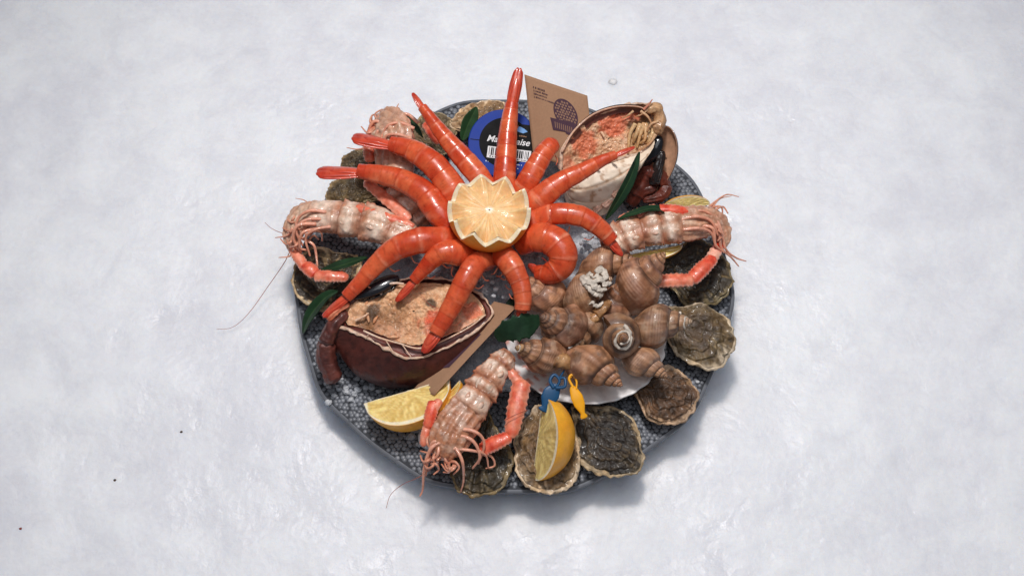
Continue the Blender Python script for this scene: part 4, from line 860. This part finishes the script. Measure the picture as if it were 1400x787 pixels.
# ------------------------------------------------------------------ mussels
def mussel_valve(root, name, A, B, wpx, up, depth, outside, inside, seed, hollow=True):
    A, B = W(*A), W(*B); L = np.linalg.norm(B - A); ax = (B - A) / L; up = nrm(np.asarray(up, float) - ax * np.dot(up, ax)); sd = np.cross(ax, up)
    na, nr = 90, 22; th = np.linspace(0, 2 * math.pi, na, endpoint=False); cen = (A + B) / 2; hw = cm(wpx, cen) / 2
    x = np.cos(th) * L / 2; y = np.sin(th) * hw * (1 + .28 * np.cos(th) - .12 * np.cos(2 * th))
    V = []
    for k in np.linspace(.03, 1, nr): V.append(cen + (x * k)[:, None] * ax + (y * k)[:, None] * sd - up * depth * math.sqrt(max(0, 1 - k * k)))
    V = np.vstack(V); V2 = []
    for k in np.linspace(.03, 1, nr): V2.append(cen + (x * k)[:, None] * ax * .97 + (y * k)[:, None] * sd * .95 - up * (depth - .14) * math.sqrt(max(0, 1 - k * k)) + up * .02)
    V2 = np.vstack(V2); n = len(V); F = gridF(nr, na) + [tuple(i + n for i in f[::-1]) for f in gridF(nr, na)]
    o = (nr - 1) * na; F += [(o + j, o + (j + 1) % na, n + o + (j + 1) % na, n + o + j) for j in range(na)]
    A_ = np.vstack([V, V2]); kk = np.tile(np.repeat(np.linspace(.03, 1, nr), na), 1); co = mix(outside, outside * 1.6, .5 + fbm(V, 1.2, seed, 3)); co = mix(co, outside * .6, .5 * sm(np.sin(kk * 40), .3, .9))
    ci = mix(inside, inside * .75, .5 + fbm(V2, .9, seed + 2, 3))
    return part(root, name, A_, F, M_MUS, np.vstack([co, ci]))
mm = thing('mussel', 'closed black mussel beside the front crab half under a long prawn', 'mussel', W(512, 394, 7))
mussel_valve(mm, 'valve', (484, 410, 8.4), (546, 378, 8.8), 21, (.1, -.3, -1), 0.62, lin('16171c'), lin('2a2a30'), 3)
mussel_valve(mm, 'valve', (484, 412, 8.3), (546, 381, 8.7), 21, (.1, .3, 1), 0.5, lin('101014'), lin('2a2a30'), 5)
mm = thing('mussel', 'open mussel with a pale orange inside at the upper right', 'mussel', W(905, 215, 6))
mussel_valve(mm, 'valve', (898, 262, 6.0), (912, 172, 9.8), 40, (-.55, -.25, .75), .95, lin('4c3a38'), lin('dca988'), 7)
mussel_valve(mm, 'valve', (874, 232, 7.4), (904, 186, 9.6), 24, (.5, .5, -.75), .7, lin('121318'), lin('5a5a64'), 9)
limb(mm, [([(892, 252, 7.0), (899, 230, 8.0), (904, 206, 8.8)], 16, 12)], lin('1c1818'), lin('2c2220'), 'flesh', M_MUS, seed=4)

# ------------------------------------------------------------------ lemon wedges
wedge(W(556, 534, 6.0), S(.95, .28, .05), S(.12, -.75, .12), 3.9, 3.5, 'yellow lemon wedge lying flat by the front crab half', half=math.radians(31), pale='d9b464')
wedge(W(735, 598, 6.0), S(.12, .99, .1), S(.9, -.1, .42), 3.7, 3.2, 'lemon wedge standing on the brown oyster with its orange peel to the right', half=math.radians(34), pale='c8aa68')
wedge(W(938, 284, 5.6), S(1, .12, .0), S(0, .9, -.1), 2.3, 1.15, 'lemon wedge behind the right langoustine', pale='ecd488')
wedge(W(886, 343, 6.6), S(1, .18, .0), S(0, -.9, .0), 3.2, 1.1, 'thin lemon wedge under the right langoustine', pale='d8bc60')
wedge(W(604, 548, 5.6), S(.6, .7, 0), S(.6, -.5, .5), 2.4, 1.6, 'lemon wedge hidden between the front crab half and the bottom langoustine', pale='c89428')

# ------------------------------------------------------------------ leaves
def leaf(pts, wpx, label, seed, up=(0, -.3, 1), col='1d3a20', ragged=False, group='green leaves tucked between the seafood'):
    P = catmull([W(*p) for p in pts], 44); t = np.linspace(0, 1, 44); T = nrm(np.gradient(P, axis=0)); up = nrm(np.broadcast_to(np.asarray(up, float), P.shape)); sd = nrm(np.cross(T, up)); un = np.cross(sd, T)
    w = np.array([cm(wpx, p) / 2 for p in P]) * (1 + (.2 if ragged else .03) * vnoise(P, 4, seed + 3)) * (np.sin(np.pi * np.clip(t * .97 + .015, 0, 1)) ** .7 if not ragged else np.interp(t, [0, .1, .3, .55, .8, 1], [.25, .62, .95, 1, .8, .35]) * (1 + .04 * np.sin(t * 31)))
    q = np.linspace(-1, 1, 15); rows = []
    for sgn in (1, -1):
        V = P[:, None] + (w[:, None] * q)[..., None] * sd[:, None] + ((.04 if ragged else .22) * np.abs(q) * w[:, None] - .05 * np.cos(q * 9)[None, :] * 0)[..., None] * un[:, None] + un[:, None] * (.018 * sgn)
        rows.append(V.reshape(-1, 3))
    n = len(rows[0]); F = gridF(44, 15, False); F = F + [tuple(i + n for i in f[::-1]) for f in F]
    ed = [(i * 15, (i + 1) * 15) for i in range(43)] + [((i + 1) * 15 + 14, i * 15 + 14) for i in range(43)] + [(j + 1, j) for j in range(14)] + [(43 * 15 + j, 43 * 15 + j + 1) for j in range(14)]
    F += [(a, b, b + n, a + n) for a, b in ed]
    V = np.vstack(rows); V = V + (.03 * vnoise(V, 1.2, seed))[:, None]
    qq = np.tile(np.tile(q, 44), 2); c = mix(lin(col) * .55, lin(col) * 1.1, .4 + .7 * fbm(V, .8, seed, 3)); c = mix(c, lin('4e6a40'), (0 if ragged else .4) * np.exp(-(qq / .06) ** 2)); c = mix(c, lin(col) * .6, .35 * (np.sin(qq * 26) > .5))
    return single('leaf', V, F, M_LEAF, label, 'leaf', c, group=group)
leaf([(632, 192, 8.0), (640, 170, 8.6), (652, 146, 9.4)], 22, 'pointed green leaf left of the blue tub', 3, (.6, -.2, 1), '30502e')
leaf([(828, 300, 8.4), (846, 272, 9.6), (862, 242, 10.4), (874, 208, 10.9)], 17, 'narrow dark leaf standing against the cream crab half', 5, (.5, -.2, .7), '22402a')
leaf([(842, 302, 9.2), (862, 293, 9.6), (888, 286, 9.7), (908, 289, 9.4), (930, 310, 8.8)], 14, 'narrow curved leaf lying over the right langoustine', 8, (0, .5, 1), '1c3c24')
leaf([(414, 456, 3.6), (424, 432, 5), (444, 408, 6.2), (462, 398, 7.2)], 24, 'dark leaf under the left oyster by the crab leg', 11, (-.4, .2, 1), '1e3c22')
leaf([(436, 372, 7.5), (464, 364, 7.5), (502, 352, 7.3)], 20, 'dark leaf behind the left langoustine claw', 14, (0, .5, 1), '1c3a20')
leaf([(678, 462, 8.4), (696, 452, 9.2), (716, 446, 9.3), (738, 436, 8.8)], 34, 'broad torn dark leaf under the hanging prawn tail', 17, (.25, -.45, .8), '24402c', ragged=True)
leaf([(684, 438, 7.8), (698, 420, 8.2), (706, 402, 8.6)], 18, 'dark leaf tip behind the brown packet edge', 19, (-.4, .1, 1), '14281a')
leaf([(556, 158, 8.4), (564, 168, 8.6), (578, 188, 8.6)], 9, 'tiny dark leaf on the head of the upper left langoustine', 21, (.4, .1, 1), '24402a')

# ------------------------------------------------------------------ mayonnaise tub
def frame_obj(o, root, c, ex, ey, n, x, y, h):
    """place a flat child on the plane with axes ex, ey and normal n at x, y (cm)"""
    from mathutils import Matrix
    p = (c + ex * x + ey * y + n * h - BASE[root.name]) / 100
    m = Matrix(((ex[0], ey[0], n[0], p[0]), (ex[1], ey[1], n[1], p[1]), (ex[2], ey[2], n[2], p[2]), (0, 0, 0, 1)))
    o.parent = root; o.matrix_local = m
def text(root, name, body, size, m, c, ex, ey, n, x, y, h, shear=0.0, align='CENTER', offset=0.0, sx=1.0):
    cu = bpy.data.curves.new(name, 'FONT'); cu.body = body; cu.size = size / 100; cu.align_x = align; cu.align_y = 'CENTER'; cu.shear = shear; cu.offset = offset; cu.extrude = .00004
    t = bpy.data.objects.new(name + '_curve', cu); C.objects.link(t); bpy.context.view_layer.update()
    me = bpy.data.meshes.new_from_object(t); bpy.data.objects.remove(t); me.materials.clear(); me.materials.append(m)
    o = bpy.data.objects.new(name, me); C.objects.link(o); BASE[o.name] = BASE[root.name]; frame_obj(o, root, c, ex, ey, n, x, y, h); o.scale = (sx, 1, 1)
    return o
def plate2d(root, name, poly, thick, m, c, ex, ey, n, h):
    """flat sheet of a convex outline (cm) on the plane, with thickness"""
    k = len(poly); V = [c + ex * x + ey * y + n * (h + thick) for x, y in poly] + [c + ex * x + ey * y + n * h for x, y in poly]
    F = [tuple(range(k)), tuple(range(2 * k - 1, k - 1, -1))] + [(i, k + i, k + (i + 1) % k, (i + 1) % k) for i in range(k)]
    return part(root, name, np.array(V), F, m, None, smooth=False)
def circle(r, n=64, x=0, y=0, r2=None): return [(x + r * math.cos(2 * math.pi * i / n), y + (r2 or r) * math.sin(2 * math.pi * i / n)) for i in range(n)]
rect = lambda x0, y0, x1, y1: [(x0, y0), (x1, y0), (x1, y1), (x0, y1)]
def tub():
    c = W(688, 196, 8.6); n = S(.02, .16, 1); ex = nrm(np.array((1, 0, 0)) - n * n[0]); a = math.radians(-7)
    ey = np.cross(n, ex); ex, ey = ex * math.cos(a) + ey * math.sin(a), ey * math.cos(a) - ex * math.sin(a)
    root = thing('mayonnaise_tub', 'blue and black round mayonnaise tub behind the prawns', 'tub', c - n * 3)
    R = 3.22; prof = [(.02, -3.0), (2.4, -3.0), (2.5, -2.8), (2.9, -.5), (R, -.45), (R, -.08), (R - .08, 0), (R - .16, 0.0), (.02, .0)]
    na = 80; V = np.array([c + (ex * math.cos(2 * math.pi * j / na) + ey * math.sin(2 * math.pi * j / na)) * r + n * h for r, h in prof for j in range(na)])
    part(root, 'cup', V, gridF(len(prof), na), M_BLUE, smooth=False)
    plate2d(root, 'label', circle(2.34, 72, .12, .1), .02, M_BLACK, c, ex, ey, n, .004)
    plate2d(root, 'label_tab', rect(1.3, .1, 3.05, 2.0), .02, M_BLACK, c, ex, ey, n, .001)
    plate2d(root, 'label_band', rect(-.2, -1.0, 3.0, .1), .02, M_BLACK, c, ex, ey, n, .008)
    text(root, 'lettering', 'Mayonnaise', .84, M_WHITE, c, ex, ey, n, .42, .28, .03, .28, offset=.00012, sx=1.0)
    plate2d(root, 'barcode_box', rect(-1.35, -1.5, 2.65, -.42), .01, M_WHITE, c, ex, ey, n, .03)
    rr = random.Random(3); x = -1.2
    while x < 2.5:
        wv = rr.choice((.05, .09, .13)); plate2d(root, 'barcode_bar', rect(x, -1.25, x + wv, -.52), .004, M_BLACK, c, ex, ey, n, .0405); x += wv + rr.choice((.05, .08, .12))
    def strokes(x0, x1, y, hgt, m, h):                              # print too small to read: rows of tiny strokes
        x = x0
        while x < x1:
            wv = rr.uniform(.05, .14); plate2d(root, 'print_stroke', rect(x, y, x + wv, y + hgt * rr.uniform(.6, 1)), .004, m, c, ex, ey, n, h); x += wv + rr.choice((.04, .05, .12))
    strokes(-1.1, 2.3, -1.43, .13, M_BLACK, .0405)
    strokes(-1.4, 2.0, -1.9, .15, M_WHITE, .012); strokes(.4, 1.7, -2.25, .15, M_WHITE, .012)
    strokes(1.35, 2.0, .82, .14, M_KRAFT, .03)
    plate2d(root, 'fish_emblem', [(.9, 1.65), (1.2, 1.25), (1.7, 1.15), (2.1, 1.35), (1.75, 1.6), (1.35, 1.75)], .01, M_SKY, c, ex, ey, n, .03)
    plate2d(root, 'prawn_emblem', [(.72, 1.35), (.9, 1.3), (1.15, 1.5), (1.2, 1.9), (1.05, 1.6), (.85, 1.5)], .012, M_ORA, c, ex, ey, n, .042)
    plate2d(root, 'pull_groove', rect(-3.05, -.02, -2.2, .06), .004, M_BLACK, c, ex, ey, n, .003)
tub()

# ------------------------------------------------------------------ kraft paper packets
def packet(corners, label, prints=True):
    A, B, D = (W(*q) for q in corners)                                # top left, top right, bottom left
    ex0 = B - A; ey0 = D - A; n = nrm(np.cross(ey0, ex0)); Lx, Ly = np.linalg.norm(ex0), np.linalg.norm(ey0)
    if np.dot(n, FWD) > 0: n = -n
    root = thing('paper_packet', label, 'packet', (A + B + D) / 3, 'brown paper wipe packets')
    nx, ny = 22, 26; rows = []
    for sgn in (1, -1):
        g = []
        for j in range(ny):
            for i in range(nx):
                u, v = i / (nx - 1), j / (ny - 1); edge = min(u, 1 - u, v, 1 - v)
                puff = (.16 if prints else .1) * float(sm(edge, .02, .25)) + .012
                g.append(A + ex0 * u + ey0 * v + n * (sgn * puff))
        g = np.array(g); g = g + n * (.04 * vnoise(g, .8, 4) + .015 * vnoise(g, 3, 6))[:, None]; rows.append(g)
    k = nx * ny; F = gridF(ny, nx, False); F = [f[::-1] for f in F] + [tuple(i + k for i in f) for f in F]
    ed = [(i, i + 1) for i in range(nx - 1)] + [((ny - 1) * nx + i + 1, (ny - 1) * nx + i) for i in range(nx - 1)] + [((j + 1) * nx, j * nx) for j in range(ny - 1)] + [(j * nx + nx - 1, (j + 1) * nx + nx - 1) for j in range(ny - 1)]
    F += [(a, b, b + k, a + k) for a, b in ed]
    part(root, 'paper', np.vstack(rows), F, M_KRAFT)
    ex, ey = ex0 / Lx, -ey0 / Ly; h = .235
    def quad(name, poly, m, hh=h):                                    # u right, v down in cm
        return plate2d(root, name, [(x, -y) for x, y in poly][::-1], .004, m, A, ex, ey, n, hh)
    return root, A, ex, ey, n, Lx, Ly, quad
root, A, ex, ey, n, Lx, Ly, quad = packet(((717, 102, 11.4), (803, 131, 11.2), (729, 212, 8.8)), 'brown paper packet with a printed round lattice standing at the back')
rg = random.Random(5)
for k, wd in enumerate((1.15, 1.3, 1.25, 2.4)):                       # four lines of print too small to read
    x = .75
    while x < .75 + wd:
        wv = rg.uniform(.05, .13); y = 1.0 + .3 * k; quad('print_stroke', rect(x, y - .13 * rg.uniform(.6, 1), x + wv, y), M_INK, .225); x += wv + rg.choice((.03, .04, .1))
cx_, cy_, rr_ = 3.75, 2.5, 1.18
quad('print_disc', circle(rr_, 48, cx_, cy_, rr_ * 1.15), M_INK, .232)
rg = random.Random(8)
for i in range(-5, 6):
    for j in range(-5, 6):
        x, y = cx_ + i * .27 + (j % 2) * .13 + rg.uniform(-.03, .03), cy_ + j * .26 + rg.uniform(-.03, .03)
        if math.hypot(x - cx_, (y - cy_) / 1.15) < rr_ - .14:
            quad('print_cell', [(x + .112 * math.cos(a) * rg.uniform(.75, 1.15), y + .112 * math.sin(a) * rg.uniform(.8, 1.15)) for a in np.linspace(0, 6.28, 7)[:-1]], M_INK2, .2375)
quad('print_banner', [(2.15, 3.35), (4.6, 3.1), (4.75, 4.4), (3.6, 4.4), (3.5, 4.25), (2.3, 4.45)], M_INK, .240)
for k in range(9): quad('print_bar', rect(2.55 + k * .2, 3.6, 2.62 + k * .2, 4.15), M_INK2, .2455)
packet_2 = packet(((706, 419, 9.0), (594, 540, 6.9), (676, 412, 7.7)), 'brown paper packet on edge between the crab half and the bottom langoustine', False)
root, A, ex, ey, n, Lx, Ly, quad = packet_2
quad('print_banner', [(Lx * .34, Ly * .3), (Lx * .72, Ly * .35), (Lx * .76, Ly * .72), (Lx * .36, Ly * .7)], M_INK, .16)

# ------------------------------------------------------------------ fish shaped picks
def pick(pts_body, wpx, prong, m, label, tail=True):
    P = catmull([W(*p) for p in pts_body], 40); t = np.linspace(0, 1, 40)
    w = np.array([cm(wpx, p) / 2 for p in P]) * np.interp(t, [0, .08, .35, .6, .78, .86, .95, 1], [.35, .62, 1, .9, .5, .36, .62, .55])
    V, F, si, pv = sweep(P, w, np.full(40, .13), S(.1, .1, 1), 20)
    root = thing('fish_pick', label, 'seafood pick', P[20], 'fish shaped seafood picks'); part(root, 'fish_body', V, F, m)
    for pts, w0 in prong: tube(root, 'prong', pts, w0, w0 * .6, lin('ffffff'), lin('ffffff'), m)
    return root
pick([(762, 526, 8.6), (752, 541, 8.4), (742, 561, 7.9)], 24, [([(757, 530, 8.7), (752, 520, 8.9), (758, 512, 9.0), (765, 520, 8.9), (760, 530, 8.7)], .17), ([(760, 530, 8.7), (772, 528, 8.9), (772, 517, 9.0), (764, 517, 8.9)], .17), ([(764, 518, 8.9), (772, 505, 8.6), (780, 492, 8.2)], .09)], M_PBLUE, 'blue fish shaped pick in the whelk heap')
pick([(782, 528, 8.6), (790, 546, 8.3), (799, 571, 7.6)], 17, [([(784, 530, 8.6), (778, 518, 8.8), (782, 512, 8.9), (788, 520, 8.8), (788, 532, 8.6)], .13), ([(780, 516, 8.8), (784, 500, 8.5), (788, 486, 8.1)], .09)], M_PYEL, 'yellow fish shaped pick in the whelk heap')

# ------------------------------------------------------------------ loose ice
def chips():
    rr = np.random.default_rng(9); Vs, n_ = [], 0
    th = np.linspace(0, math.pi, 6); ph_ = np.linspace(0, 2 * math.pi, 8, endpoint=False); T, Pp = np.meshgrid(th, ph_, indexing='ij')
    d = np.stack([np.sin(T) * np.cos(Pp), np.sin(T) * np.sin(Pp), np.cos(T)], -1).reshape(-1, 3); out = []
    for (x, y, sx, sy, z, n) in ((480, 530, 34, 14, 3.1, 26), (590, 612, 14, 14, 3.2, 10), (806, 324, 18, 14, 6.6, 14), (664, 396, 16, 20, 7.6, 16), (560, 590, 40, 10, 3.1, 10), (930, 520, 20, 16, 3.1, 8), (690, 655, 18, 8, 3.1, 6), (815, 640, 18, 8, 3.1, 6)):
        for _ in range(n):
            c = W(x + rr.normal() * sx * .6, y + rr.normal() * sy * .6, z); r = rr.uniform(.12, .38)
            q = 1 + .35 * np.round(vnoise(d, 1.6, int(rr.integers(99))) * 2) / 2
            out.append((c + d * (q * r)[:, None] * np.array((1, rr.uniform(.6, 1), rr.uniform(.4, .8))), gridF(6, 8)))
    V, F = join(*out); single('ice_chips', V, F, M_CRUSH, 'small chips of crushed ice scattered over the bare parts of the platter', 'ice chips', kind='stuff', smooth=False)
chips()
ice_lump(594, 598, 1.5, 3, 'clear rounded lump of ice between the lemon wedge and the langoustine legs', 3.0, squash=.7)
ice_lump(838, 112, .42, 7, 'small clear ice lump on the ice bed above the brown packet', -.05, squash=.5)
for k, (x, y, c, lb) in enumerate(((248, 590, '4a3a34', 'dark crumb on the ice, nearest the platter'), (157, 656, '4a3a34', 'dark crumb on the ice, middle of the three'), (28, 722, '8a3a30', 'reddish crumb on the ice at the far left'))):
    ice_lump(x, y, .13, 40 + k, lb, -.02, 'crumb', 'crumb', 'crumbs on the ice', .5, mat('crumb_' + ('dark', 'brown', 'red')[k], .7, col=c, vc=False))
